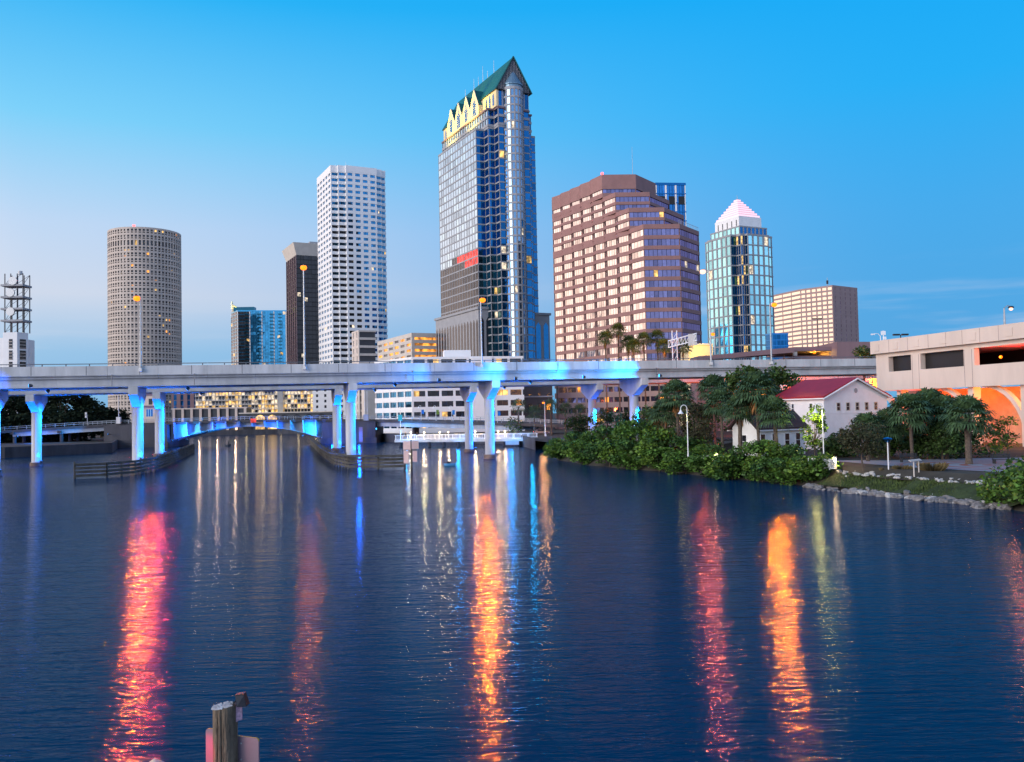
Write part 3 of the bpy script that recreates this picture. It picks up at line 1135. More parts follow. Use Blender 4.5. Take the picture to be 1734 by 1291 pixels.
# --- blue glass block behind the brown tower
fp = rect(1112, 430, 15, 12, 100, Vector((.99, .12)), Vector((-.12, .99)))
B = Bld('office_tower', 'slim blue glass tower top with dark square openings behind the brown tower', (*fp[0], GZ), 'tower', 'downtown high-rises')
zz = HZ(1130, 315, 432)
B.storeys(fp, GZ, zz, 26, {0: dict(mods=3, pier=.8, g='g_blue', panes=3, pmat='white', gap=.3)}, sp=.12, pr=.2, wall='g_deep', core='g_deep')
op = B.mb('opening')
for k in range(3):
    a, c = Vector(fp[0]), Vector(fp[1])
    q0, q1 = a.lerp(c, .10 + .33 * k), a.lerp(c, .30 + .33 * k)
    op.wall(q0, q1, zz - 9.5, zz - 5.5, -.2, .32, 'black')
    op.wall(q1, a.lerp(c, .325 + .33 * k), zz - 9.5, zz - 5.5, -.2, .30, 'white')
B.done()

# --- aqua glass tower with a lit stepped pyramid
d0 = 690
C = Vector((GX(1259, d0, 60), d0))
fpo = [(-1.6, -1.6), (2.2, -1.6), (2.2, 0), (29, 0), (29, -4), (34, -4), (34, -38), (-1.6, -38)]
n2 = 14
B = Bld('office_tower', 'aqua glass tower with grey grid and a pink lit stepped pyramid roof', (C.x, C.y, GZ), 'tower', 'downtown high-rises')
pts = [loc2(C, *q) for q in ((0, 0), (4.5, 0), (4.5, 3.0), (26, 3.0), (26, 0), (32, 0), (32, -39), (26, -43), (2, -43), (-3, -39), (-3, -33), (-5.5, -33), (-5.5, -5), (0, -5))]
zt_ = HZ(1262, 399, d0)
gq = dict(pier=1.5, g='g_sky', panes=1)
litq = [('lit_w', .02)]
B.storeys(pts, GZ, zt_, 18, {0: dict(mods=2, pier=.5, g='g_deep', lit=[('lit', .10)]), 2: dict(gq, mods=4, lit=litq), 4: dict(gq, mods=1), 9: dict(gq, mods=1), 11: dict(gq, mods=5, lit=litq), 13: dict(mods=2, pier=.4, g='g_deep', lit=[('lit', .12)])},
          sp=.13, pr=.35, wall='granite', core='g_teal', cap=1.5)
zp0 = HZ(1260, 383, d0)
pen = [loc2(C, *q) for q in ((1, -2), (29, -2), (29, -37), (1, -37))]
B.storeys(pen, zt_ + 1.4, zp0, 1, {0: dict(mods=7, pier=1.1, g='g_deep'), 3: dict(mods=7, pier=1.1, g='g_sky')}, sp=.12, pr=.3, wall='granite', cap=1)
wb = [loc2(C, *q) for q in ((2.5, -4), (25.5, -4), (25.5, -33), (2.5, -33))]
zw = HZ(1255, 363, d0)
zz0 = zp0 + .5
B.mb('attic').prism(wb, zz0, zw, 'white')
for k in range(5):
    q0 = Vector(wb[3]).lerp(Vector(wb[0]), .12 + .19 * k)
    B.mb('louvre').wall(q0, q0 + (Vector(wb[0]) - Vector(wb[3])).normalized() * 1.0, zz0 + 1.2, zz0 + 6, .02, .08, 'frame')
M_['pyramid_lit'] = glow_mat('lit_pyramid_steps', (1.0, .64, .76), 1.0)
za_ = HZ(1254, 338, 712)
py = B.mb('pyramid')
ns_ = 8
for k in range(ns_):
    f_ = k / ns_
    q = [tuple(Vector(p).lerp((Vector(wb[0]) + Vector(wb[2])) / 2, .06 + .9 * f_)) for p in wb]
    z0_, z1_ = zw + (za_ - zw) * k / ns_, zw + (za_ - zw) * (k + 1) / ns_
    py.prism(q, z0_, z0_ + (z1_ - z0_) * .80, 'pyramid_lit')
    py.prism(offset(q, -.6), z0_, z1_, 'plum')
mast(py, (*((Vector(wb[0]) + Vector(wb[2])) / 2), za_ - .5), 4, .25)
B.done()
fp = rect(1311, 660, 13, 10, 20, Vector((.97, .25)), Vector((-.25, .97)))
B = Bld('office_block', 'plain low blue glass block at the foot of the aqua tower', (*fp[0], GZ), 'building', 'downtown low buildings')
B.storeys(fp, GZ, HZ(1325, 567, 662), 14, {0: dict(mods=2, pier=.3, g='g_deep', panes=3)}, sp=.16, pr=.2, wall='g_blue', core='g_deep')
B.done()

# --- pale rose banded block further back
d0 = 1000
c0, c1, c2 = Vector((GX(1412, d0, 90), d0)), Vector((GX(1358, d0 + 30, 90), d0 + 30)), Vector((GX(1312, d0 + 78, 90), d0 + 78))
c3, c4 = Vector((GX(1454, d0 + 28, 90), d0 + 28)), Vector((GX(1448, d0 + 90, 90), d0 + 90))
pts = [tuple(q) for q in (c0, c3, c4, (c2.x + 10, c2.y + 20), c2, c1)]
M_['mauve'] = mat('mauve_wall', (.36, .25, .24), .8, var=.06, scale=.1)
M_['g_cream'] = glass('cream_mirror_glass', (.92, .80, .66))
B = Bld('office_block', 'pale rose banded office block standing far behind the aqua tower', (*c0, GZ), 'building', 'downtown high-rises')
B.storeys(pts, GZ, HZ(1412, 486, d0), 27, {5: dict(mods=6, pier=1.5, g='g_cream'), 4: dict(mods=3, pier=.6, g='g_cream'), 0: dict(mods=5, pier=8.4, g=lambda k, j: 'g_violet' if j == 4 or k > 23 else 'g_violet')},
          sp=.40, pr=.35, wall='mauve', cap=2)
e = B.mb('antenna')
mast(e, (c0.x - 4, c0.y + 4, HZ(1412, 486, d0)), 11, .5)
e.box((c0.x - 4, c0.y + 4, HZ(1412, 486, d0) + 6), (1.8, 1.8, 4), 'dark_steel')
B.done()

# --- round tower
d0 = 600
rad, cxr = 23.3, GX(246, 600, 70)
nrow, ncol = 34, 60
z0, z1 = GZ, HZ(246, 387, 580)
B = Bld('round_tower', 'round tan concrete tower pierced by rows of small square windows', (cxr, d0, GZ), 'tower', 'downtown high-rises')
W, FI = B.mb('wall'), B.mb('frame')


def cyl(a, z, r=rad): return (cxr + r * math.cos(a), d0 + r * math.sin(a), z)


FI.lathe((cxr, d0, 0), [(rad - .75, z0), (rad - .75, z1 - 1)], 'frame', 60)
rh = (z1 - z0) / nrow
for r_ in range(nrow):
    za, zq = z0 + r_ * rh, z0 + (r_ + 1) * rh
    tall = r_ == nrow - 3
    cuts = [(.05, .92)] if tall else [(.16, .34), (.46, .82)]
    zz = [za]
    for a_, b_ in cuts:
        zz += [za + a_ * rh, za + b_ * rh]
    zz.append(zq)
    for c_ in range(ncol):
        t0, t1 = 2 * math.pi * c_ / ncol, 2 * math.pi * (c_ + 1) / ncol
        if math.sin((t0 + t1) / 2) > .25:
            W.face([cyl(t0, za), cyl(t1, za), cyl(t1, zq), cyl(t0, zq)], 'tan')
            continue
        m0, m1 = t0 + (t1 - t0) * .20, t0 + (t1 - t0) * .80
        for i in range(0, len(zz) - 1):
            if i % 2 == 0:
                W.face([cyl(t0, zz[i]), cyl(t1, zz[i]), cyl(t1, zz[i + 1]), cyl(t0, zz[i + 1])], 'tan')
            else:
                b0, b1, ri = zz[i], zz[i + 1], rad - .55
                W.face([cyl(t0, b0), cyl(m0, b0), cyl(m0, b1), cyl(t0, b1)], 'tan')
                W.face([cyl(m1, b0), cyl(t1, b0), cyl(t1, b1), cyl(m1, b1)], 'tan')
                W.face([cyl(m0, b0), cyl(m1, b0), cyl(m1, b0, ri), cyl(m0, b0, ri)], 'tan')
                W.face([cyl(m0, b1, ri), cyl(m1, b1, ri), cyl(m1, b1), cyl(m0, b1)], 'tan')
                W.face([cyl(m0, b0), cyl(m0, b0, ri), cyl(m0, b1, ri), cyl(m0, b1)], 'tan')
                W.face([cyl(m1, b0, ri), cyl(m1, b0), cyl(m1, b1), cyl(m1, b1, ri)], 'tan')
                x = rng.random()
                left_ = .12 if (c_ > 32 and c_ < 39 and r_ < 14) else .02
                m = 'lit' if x < left_ else 'lit_o' if x < left_ + .01 else 'w_dark'
                mb = MB()
                mb.face([cyl(m0, b0, ri - .08), cyl(m1, b0, ri - .08), cyl(m1, b1, ri - .08), cyl(m0, b1, ri - .08)], m)
                if i > 1 or tall or x < .05:
                    B.win.append(((b1 - b0) * abs(math.sin((t0 + t1) / 2)) + r_ * .001, mb))
W.lathe((cxr, d0, 0), [(rad, z1 - .02), (rad, z1 + .6), (rad - 1.2, z1 + .6), (rad - 1.2, z1 - .4), (.1, z1 - .4)], 'tan', 60)
rb = B.mb('roof_light')
RLX = cxr - 1
rb.lathe((cxr + 1, d0 - rad + 3.5, z1), [(.3, -.4), (.3, 1.6), (.9, 1.7), (.9, 2.4), (.05, 2.6)], 'bulb_r', 10)
lamp('roof_light_glow', (cxr + 9, d0 - rad + 2.5, z1 + 2.4), (1.0, .03, .10), 300000, 2.0, B.root, 70, (-20, 60, 0), .3)
B.done()

# --- dark slab tower with a flared pale cap
fp = rect(504, 780, 40, 40, 60)
zt_ = HZ(504, 432, 780)
B = Bld('office_tower', 'black slab tower with a flared pale cap beside the white tower', (*fp[0], GZ), 'tower', 'downtown high-rises')
B.storeys(fp, GZ, zt_, 36, {0: dict(mods=4, pier=1.0, g='g_dark', panes=3, pmat='frame', lit=[('lit_w', .004)]), 3: dict(mods=5, pier=1.6, g='g_dark', panes=2, pmat='plum', proud=.5)},
          sp=.16, pr=.2, wall='black', core='black', cap=0)
cp = B.mb('roof_cap')
o0, o1 = offset(fp, .2), offset(fp, 3.6)
zc_ = HZ(504, 411, 778)
for i in range(4):
    j = (i + 1) % 4
    cp.face([(*o0[i], zt_), (*o0[j], zt_), (*o1[j], zc_), (*o1[i], zc_)], 'cream')
cp.prism(o1, zc_ - .1, zc_, 'cream')
q = Vector(fp[0]) + GU * 18 + GV * 10
cp.box((q.x, q.y, zc_ + 1.5), (9, 7, 4), 'granite', .46)
B.done()

# --- blue condominium
d0 = 850
fp = rect(403, d0, 68, 22, 60, Vector((.985, .17)), Vector((-.55, .83)))
zt_ = HZ(440, 527, d0)
B = Bld('apartment_tower', 'blue glass apartment tower with pale vertical fins and a lit roof blade', (*fp[0], GZ), 'tower', 'downtown high-rises')
B.storeys(fp, GZ, zt_, 33, {0: dict(mods=6, pier=.9, g=lambda k, j: 'g_condo' if j else 'g_dark', panes=4, pmat='white', gap=.3, proud=.2, lit=[('lit', .006), ('lit_w', .008)]),
                            3: dict(mods=3, pier=.9, g='g_dark', panes=2, pmat='white', lit=[('lit', .06)])}, sp=.14, pr=.25, wall='g_condo', core='g_teal', cap=1.2)
bals = []
a, c = Vector(fp[0]), Vector(fp[1])
for k in range(32, 1, -1):
    z = GZ + (zt_ - GZ) * k / 33
    for t in (.10, .27, .44, .56, .74):
        bal = MB()
        bals.append(bal)
        bal.wall(a.lerp(c, t), a.lerp(c, t + .05), z, z + 1.2, .3, 1.5, 'g_teal')
B.many('balcony', bals)
top = B.mb('roof_blade')
q = Vector(fp[3])
top.box((q.x + 1, q.y, zt_ + 4), (1.2, 3, 16), 'white')
top.hexa([(q.x + 2, q.y - 2, zt_), (q.x + 13, q.y - 8, zt_), (q.x + 13, q.y + 2, zt_), (q.x + 2, q.y + 4, zt_)],
         [(q.x + 2, q.y - 2, zt_ + 9), (q.x + 13, q.y - 8, zt_ + 2), (q.x + 13, q.y + 2, zt_ + 2), (q.x + 2, q.y + 4, zt_ + 9)], 'yellow_wall')
q2 = Vector(fp[0])
top.box((q2.x + 4, q2.y + 10, zt_ + 3), (20, 8, 4), 'g_teal')
lamp('blade_floodlight', (q.x + 8, q.y - 12, zt_ + 5), (.9, .9, .12), 12000, .5, B.root)
B.done()

# --- radio building with dish tower, far left
d0 = 420
sc_ = d0 / FPX
x0, x1, xm = GX(-40, d0, 40), GX(38, d0, 40), GX(29, d0, 40)
B = Bld('exchange_building', 'white concrete exchange building carrying a lattice dish tower at the picture edge', (x0, d0, GZ), 'building', 'downtown low buildings')
zs, zt2 = HZ(12, 572, d0), HZ(20, 563, d0)
W = B.mb('wall')
W.prism([(x0, d0 + .4), (GX(24, d0, 40), d0 + .4), (GX(24, d0, 40), d0 + 18), (x0, d0 + 18)], GZ, zs, 'white')
tp = [(GX(5, d0, 40), d0), (xm, d0), (x1, d0 + 5), (x1 - 3, d0 + 9), (GX(5, d0, 40), d0 + 9)]
W.prism(tp, GZ, zt2, 'white')
for k in range(8):
    z = zt2 - 3.2 - 5.4 * k
    for (a, c) in (((GX(15, d0, 40), d0), (GX(21.5, d0, 40), d0)), (tuple(Vector(tp[1]).lerp(Vector(tp[2]), .22)), tuple(Vector(tp[1]).lerp(Vector(tp[2]), .8)))):
        B.pane_row(a, c, z - 4.6, z, 'w_dark', 1, .1, -.08)
        for i in range(3):
            W.wall(a, c, z - 4.4 + i * 1.5, z - 4.1 + i * 1.5, .05, .3, 'tan')
B.done()
t = thing('lattice_tower', 'steel lattice tower with three round dishes on the white exchange roof', 'antenna tower', (GX(21, d0, 60), d0 + 4, zt2))
c = Vector((GX(21.5, d0, 70), d0 + 4))
ht = HZ(20, 463, d0) - zt2
lv = 5
fr_ = MB()
for x_ in (-4.3, -1.5, 1.6, 4.3):
    for y_ in (-3, 3):
        fr_.tube((c.x + x_, c.y + y_, zt2), (c.x + x_, c.y + y_, zt2 + ht), .28, .24, 'dark_steel', 6)
for k in range(lv):
    z = zt2 + ht * k / lv
    for s_ in (-1, 1):
        fr_.tube((c.x - 4.3, c.y + 3 * s_, z), (c.x + 4.3, c.y + 3 * s_, z + ht / lv), .10, .10, 'dark_steel', 4)
        fr_.tube((c.x + 4.3 * s_, c.y - 3, z), (c.x + 4.3 * s_, c.y + 3, z + ht / lv), .10, .10, 'dark_steel', 4)
fr_.build('lattice', t)
for k in range(1, lv):
    b = MB()
    z = zt2 + ht * k / lv
    b.box((c.x - .5, c.y, z), (10.6, 8.2, .9), 'granite')
    b.build('platform', t)
for k, x_ in ((0.80, .2), (.60, -1), (.28, -1)):
    b = MB()
    z = zt2 + ht * k + 2.0
    b.tube((c.x + x_, c.y - 3.6, z), (c.x + x_, c.y - 4.5, z), 1.9, 2.0, 'steel', 16)
    b.tube((c.x + x_, c.y - 3.6, z), (c.x + x_, c.y - 2.6, z), .5, .5, 'dark_steel', 8)
    b.build('dish', t)
b = MB()
b.tube((c.x + 1.4, c.y, zt2 + ht), (c.x + 1.4, c.y, zt2 + ht + 1.6), 1.0, 1.0, 'steel', 10)
b.build('top_drum', t)

# ------------------------------------------------------------------ blocks between the towers and the river
def block(name, label, px, d, L1, L2, py, nf, spec, sp, wall, cat='building', group='downtown low buildings', pr=.25, lit=None, core='frame', cap=.8, u_=GU, v_=GV, roof=None, done=True):
    fp = rect(px, d, L1, L2, 20, u_, v_)
    zt_ = HZ(px, py, d)
    B = Bld(name, label, (*fp[0], GZ), cat, group)
    B.storeys(fp, GZ, zt_, nf, spec, sp=sp, pr=pr, wall=wall, lit=lit, core=core, cap=cap, roof=roof)
    B.fp, B.zt = fp, zt_
    return B.done() and B if done else B


# lit parking garage between the white and the gabled tower
op_ = lambda k, j: 'lit_o' if k > 9 else 'w_dark'
block('parking_garage', 'pale concrete parking garage glowing orange on every level beside the gabled tower', 699, 500, 34, 62, 571, 15,
      {0: dict(mods=2, pier=3.0, g=op_, panes=1), 3: dict(mods=6, pier=3.4, g=lambda k, j: 'lit_o' if (k * 5 + j * 3) % 7 > 2 and k > 9 else 'w_dark')}, .56, 'cream', cap=2.4)
B = block('office_block', 'slim windowless white slab at the foot of the white tower', 609, 452, 9, 12, 562, 12, {3: dict(mods=2, pier=4.8, g='w_dark')}, .3, 'cream', done=False)
B.mb('lower_wing').box((B.fp[0][0] + 6, B.fp[0][1] - 3, 18), (8, 5, 32), 'cream', .46)
B.done()
B = block('office_block', 'white banded office block seen under the expressway with some lit rooms', 698, 292, 37, 24, 609, 7,
          {0: dict(mods=8, pier=.8, g=lambda k, j: 'w_dark' if j < 4 or j > 5 else 'w_dark', panes=2, lit=[('lit', .13), ('lit_o', .05)]), 3: dict(mods=5, pier=.7, g='g_white', panes=2)},
          .48, 'white', u_=Vector((.985, .17)), v_=Vector((-.62, .78)), done=False)
a, c = Vector(B.fp[0]), Vector(B.fp[1])
B.mb('stair_panel').wall(a.lerp(c, .53), a.lerp(c, .72), GZ, B.zt + .5, -.2, .75, 'white')
B.mb('plant_room').box(((a.x + c.x) / 2 - 4, a.y + 10, B.zt + 1.6), (9, 6, 3.4), 'white', .17)
B.done()
B = block('stone_building', 'grey stone building with four round windows behind the bank palms', 872, 305, 13.2, 14, 640, 1, {}, .0001, 'granite',
          u_=Vector((.995, .1)), v_=Vector((-.1, .995)), cap=.9, done=False)
a, c = Vector(B.fp[0]), Vector(B.fp[1])
dd = (c - a).normalized()
nn = Vector((dd.y, -dd.x))
for k in range(4):
    q = a.lerp(c, .14 + .245 * k) + nn * .30
    z = HZ(905, 670, 305)
    mb = MB()
    mb.face([(q.x + dd.x * .72 * math.cos(t * math.pi / 8), q.y + dd.y * .72 * math.cos(t * math.pi / 8), z + .72 * math.sin(t * math.pi / 8)) for t in range(16)], 'w_dark')
    B.win.append((1, mb))
    mb = MB()
    q0, q1 = a.lerp(c, .08 + .245 * k) + nn * .3, a.lerp(c, .19 + .245 * k) + nn * .3
    mb.face([(*q0, z - 5), (*q1, z - 5), (*q1, z - 2.8), (*q0, z - 2.8)], 'w_dark' if k % 3 else 'lit_o')
    B.win.append((1, mb))
B.mb('string_course').wall(a, c, 13.3, 13.8, .1, .5, 'granite')
B.done()
B = block('office_block', 'rose banded low wing of the brown tower seen behind the palms', 945, 315, 46, 12, 622, 6,
      {0: dict(mods=14, pier=.5, g='w_dark', panes=2, lit=[('lit_o', .10), ('lit', .08), ('g_violet', .3)])}, .52, 'mauve', u_=Vector((.999, .04)), v_=Vector((-.04, .999)))
# hotel with lit balconies
B = block('hotel', 'long cream hotel with rows of warmly lit balconies seen under the expressway', 331, 520, 69, 16, 640, 11,
          {0: dict(mods=36, pier=.30, g='w_dark', panes=1, lit=[('lit', .30), ('lit_w', .35)])}, .16, 'cream', u_=Vector((.9995, .03)), v_=Vector((-.03, .9995)), done=False)
a, c = Vector(B.fp[0]), Vector(B.fp[1])
h = (B.zt - GZ) / 11
rails = []
for k in range(1, 11):
    mb = MB()
    z = GZ + h * k
    mb.wall(a, c, z + .02, z + .12, .3, 1.6, 'cream')
    mb.wall(a, c, z + .98, z + 1.06, 1.5, 1.58, 'white')
    for i in range(70):
        q = a.lerp(c, (i + .5) / 70)
        mb.wall(q, q + (c - a).normalized() * .14, z + .12, z + .98, 1.5, 1.57, 'white')
    rails.append(mb)
B.many('balcony', rails)
B.mb('stair_tower').wall(a.lerp(c, .70), a.lerp(c, .745), GZ, B.zt + 2, .2, 2.0, 'granite')
B.mb('porch').wall(a.lerp(c, .62), a.lerp(c, 1.0), GZ, GZ + 4.5, .3, 7, 'yellow_wall')
B.done()
for k in range(5):
    q = a.lerp(c, .64 + .08 * k)
    lamp('porch_light', (q.x, q.y - 9, 6.5), (1, .72, .22), 700, .4)
block('office_block', 'plain white annex with three dark windows right of the lit hotel', 530, 505, 28, 14, 640, 9,
      {0: dict(mods=6, pier=3.4, g=lambda k, j: 'w_dark', panes=2)}, .5, 'white', u_=Vector((.9995, .03)), v_=Vector((-.03, .9995)))
block('apartment_block', 'dark brown block with blue window stripes left of the lit hotel', 291, 560, 17, 14, 640, 9,
      {0: dict(mods=4, pier=2.4, g='g_deep', panes=2, pmat='plum')}, .1, 'plum', u_=Vector((1, .02)), v_=Vector((-.02, 1)))
B = block('riverside_hall', 'low pink hall with pilasters on the far river bank below the hotel', 290, 472, 40, 10, 694, 1, {}, .0001, 'rose_concrete', u_=Vector((1, .02)), v_=Vector((-.02, 1)), cap=.7, done=False)
a, c = Vector(B.fp[0]), Vector(B.fp[1])
for k in range(9):
    q = a.lerp(c, .02 + .118 * k)
    pm = MB()
    pm.wall(q, q + Vector((1.3, .02)), GZ, B.zt + .3, .2, .7, 'rose_concrete')
    pm.build('pilaster', B.root)
    if k % 2:
        lamp('wall_light', (q.x + .6, q.y - 2.4, 3.2), (1, .62, .35), 420, .2)
B.done()
B = block('riverside_hall', 'long low white terminal with dark arched bays at the water beyond the road bridge', 405, 455, 52, 8, 701, 1, {}, .0001, 'cream', u_=Vector((1, .02)), v_=Vector((-.02, 1)), cap=.5, done=False)
a, c = Vector(B.fp[0]), Vector(B.fp[1])
for k in range(8):
    lancet_q = a.lerp(c, .04 + .12 * k), a.lerp(c, .13 + .12 * k)
    mb = MB()
    n_ = Vector((.02, -1)) * .3
    z1_ = B.zt - .8
    q0, q1 = lancet_q[0] + n_, lancet_q[1] + n_
    mb.face([(*q0, GZ), (*q1, GZ), (*q1, z1_ - 1.2), (*q0.lerp(q1, .75), z1_ - .3), (*q0.lerp(q1, .5), z1_), (*q0.lerp(q1, .25), z1_ - .3), (*q0, z1_ - 1.2)], 'lit' if k in (1, 2) else 'w_dark')
    B.win.append((1, mb))
B.done()
for k in range(6):
    q = a.lerp(c, .08 + .17 * k)
    lamp('terminal_light', (q.x, q.y - 2.5, 5), (1, .75, .35), 110, .3)

# brown ramp and parking deck right of the aqua tower
d0 = 240
t = Bld('parking_structure', 'plum brown parking structure with a rising ramp behind the oak trees', (GX(1420, d0, 20), d0, GZ), 'building', 'downtown low buildings')
W = t.mb('wall')


def bx(mb, x0, y0, x1, y1, d, dep, m, y0b=None, y1b=None):
    """Upright slab between photo columns x0, x1 with top y0..y0b and bottom y1..y1b at depth d."""
    y0b, y1b = y0 if y0b is None else y0b, y1 if y1b is None else y1b
    a, b_, c_, e_ = P(x0, y1, d), P(x1, y1b, d), P(x1, y0b, d), P(x0, y0, d)
    k = Vector((0, dep, 0))
    mb.hexa([a, b_, b_ + k, a + k], [e_, c_, c_ + k, e_ + k], m)


bx(W, 1417, 579, 1487, 780, d0 - 4, 30, 'plum', 579, 780)
bx(W, 1345, 588, 1420, 595, d0, 26, 'plum', 587, 594)
bx(W, 1345, 603, 1420, 780, d0, 26, 'plum', 603, 780)
for x in (1345, 1412):
    bx(W, x, 592, x + 5, 606, d0 + .3, 1.2, 'cream')
bx(t.mb('back_wall'), 1345, 590, 1420, 606, d0 + 20, .5, 'yellow_wall')
bx(t.mb('ramp'), 1180, 604, 1345, 611, d0 - 6, 9, 'plum', 588, 597)
bx(t.mb('ramp'), 1180, 622, 1345, 780, d0 + 3, 9, 'plum', 610, 780)
for k in range(7):
    x = 1195 + 22 * k
    bx(t.mb('ramp_post'), x, 602, x + 2.5, 640, d0 - 3, .6, 'plum')
cc_ = P(1379, 598, d0 + 3)
t.done()
lamp('deck_light', P(1379, 598, d0 + 5), (1, .62, .08), 1800, .25, t.root)
lamp('deck_light', P(1400, 599, d0 + 9), (1, .62, .08), 1500, .25, t.root)
b = MB()
b.ball(P(1379, 597, d0 - .6), .42, 'bulb_o', 10)
b.build('lamp_globe', t.root)
B = Bld('warehouse', 'plain yellow lit building behind the palms left of the aqua tower', (*P(1190, 690, 300).xy, GZ), 'building', 'downtown low buildings')
bx(B.mb('wall'), 1166, 583, 1207, 780, 300, 14, 'yellow_wall')
bx(B.mb('parapet'), 1166, 582, 1207, 584.5, 299.6, 15, 'cream')
B.done()
lamp('wall_floodlight', P(1186, 590, 293), (1, .55, .08), 3500, .5, B.root)

# ------------------------------------------------------------------ concrete deck building at the right edge
A0, B0 = Vector((GX(1484, 150, 14), 150)), Vector((GX(1734, 120, 14), 120))
dd = (B0 - A0).normalized()
E1 = A0 + dd * 64
n_ = Vector((dd.y, -dd.x))


def dp(px):
    """Distance along the deck front whose photo column is px."""
    lo, hi = 0.0, 64.0
    for _ in range(40):
        m_ = (lo + hi) / 2
        q = A0 + dd * m_
        if GX(px, q.y, 14) > q.x:
            lo = m_
        else:
            hi = m_
    return lo


Bd = Bld('deck_building', 'rose concrete elevated deck with long dark openings and arched supports at the right edge', (*A0, GZ), 'building')
bnd, pan, col_, slab = Bd.mb('parapet_band'), Bd.mb('wall'), Bd.mb('column'), Bd.mb('deck')


def seg(mb, t0, t1, z0, z1, o0, o1, m):
    mb.wall(A0 + dd * t0, A0 + dd * t1, z0, z1, o0, o1, m)


seg(bnd, -.4, 64, 16.75, 18.9, -.25, .75, 'rose_concrete')
seg(slab, 0, 64, 16.3, 16.74, -14, -.02, 'rose_concrete')
seg(slab, 0, 64, 12.6, 12.95, -14, -.4, 'rose_concrete')
cuts = [0, dp(1505), dp(1543), dp(1559), dp(1632), dp(1650), dp(1760), dp(1785), 64]
seg(pan, 0, 64, 10.5, 13.6, -.35, 0, 'rose_concrete')
seg(pan, 0, 64, 16.1, 16.72, -.35, .003, 'rose_concrete')
for k in range(0, len(cuts) - 1, 2):
    seg(pan, cuts[k] + .003, cuts[k + 1], 13.58, 16.12, -.9, -.004, 'rose_concrete')
seg(pan, -.02, .34, 10.5, 16.7, -14, -.36, 'rose_concrete')
for k, t_ in enumerate([dp(x) for x in (1493, 1524, 1560, 1606, 1657, 1719, 1790)]):
    mb = MB()
    seg(mb, t_ - .55, t_ + .55, 17.2, 18.35, .74, .84, 'rose_concrete')
    mb.build('bracket', Bd.root)
for k, t_ in enumerate([dp(x) for x in (1513, 1545, 1580, 1610, 1638, 1668, 1700)]):
    seg(Bd.mb('panel_joint'), t_ - .03, t_ + .03, 16.8, 18.85, .72, .756, 'plum')
for px in (1545, 1556, 1633, 1646):
    seg(Bd.mb('panel_joint'), dp(px) - .03, dp(px) + .03, 10.55, 16.0, -.02, .012, 'plum')
seg(Bd.mb('back_wall'), 0, 64, 12.9, 16.4, -14.3, -13.9, 'black')
seg(Bd.mb('back_wall'), dp(1662), dp(1720), 12.96, 16.2, -9.2, -8.8, 'rose_concrete')
for px in (1693, 1716):
    seg(Bd.mb('inner_post'), dp(px), dp(px) + .5, 12.96, 16.2, -6.3, -5.8, 'black')
q = A0 + dd * dp(1676)
lamp('red_room_light', (q.x + 4.5, q.y + 1, 15.0), (1, .02, .02), 900, .3, Bd.root)
mb = MB()
mb.ball((q.x + 1.6, q.y, 14.6), .22, 'bulb_o', 8)
mb.build('lamp_globe', Bd.root)
lamp('globe_light', (q.x + 1.2, q.y, 14.6), (1, .7, .15), 90, .25, Bd.root)
# supports: wall behind, columns and quarter arches
M_['brick_wall'] = mat('rose_block_wall', (.42, .27, .20), .9, var=.15, scale=.8)
seg(Bd.mb('lower_wall'), -6, 64, GZ, 10.5, -9, -8.6, 'brick_wall')
seg(Bd.mb('screen'), dp(1505), dp(1543), 13.6, 16.1, -1.0, -.95, 'black')
seg(Bd.mb('screen'), dp(1559), dp(1632), 13.6, 16.1, -1.0, -.95, 'black')
for i, px in enumerate((1513, 1633, 1722)):
    t_ = dp(px)
    mb = MB()
    seg(mb, t_ - .55, t_ + .55, GZ, 10.49, -2.2, -.9, 'rose_concrete')
    mb.build('column', Bd.root)
    mb = MB()
    base = A0 + dd * t_ - n_ * 1.6
    prev = None
    for k in range(9):
        a_ = math.pi / 2 * k / 8
        r_ = 7.4
        tt = -.5 - r_ * (1 - math.cos(a_))
        zz = 10.45 - r_ * (1 - math.sin(a_))
        cur = (tt, zz)
        if prev:
            for o0, o1 in ((-.5, .5),):
                p0, p1 = A0 + dd * (t_ + prev[0]), A0 + dd * (t_ + cur[0])
                p2, p3 = A0 + dd * (t_ + cur[0] + .45), A0 + dd * (t_ + prev[0] + .45)
                f_ = [(*(p_ - n_ * 1.2), z_) for p_, z_ in ((p0, prev[1]), (p1, cur[1]), (p2, cur[1] + .45), (p3, prev[1] + .45))]
                g_ = [(*(p_ - n_ * 2.0), z_) for p_, z_ in ((p0, prev[1]), (p1, cur[1]), (p2, cur[1] + .45), (p3, prev[1] + .45))]
                mb.face(f_, 'rose_concrete')
                mb.face([f_[1], f_[0], g_[0], g_[1]], 'rose_concrete')
                mb.face([f_[3], f_[2], g_[2], g_[3]], 'rose_concrete')
        prev = cur
    mb.build('arch_rib', Bd.root)
Bd.done()
for px, o, e_, c_ in ((1525, -5, 2200, (1, .08, .01)), (1585, -4.5, 1700, (1, .22, .02)), (1675, -4.2, 2600, (1, .28, .03)), (1725, -4, 1500, (1, .33, .05))):
    q = A0 + dd * dp(px) + n_ * o
    lamp('soffit_light', (q.x, q.y, 9.6), c_, e_, .3, Bd.root)
q = A0 + dd * dp(1701)
street_lamp(1701, q.y + 1.5, 1712, 523, 18.6, LE * .03, (1, .30, .10), 'bulb_p', 'street lamp with starry pinkish light on the right edge deck', hr=.26)


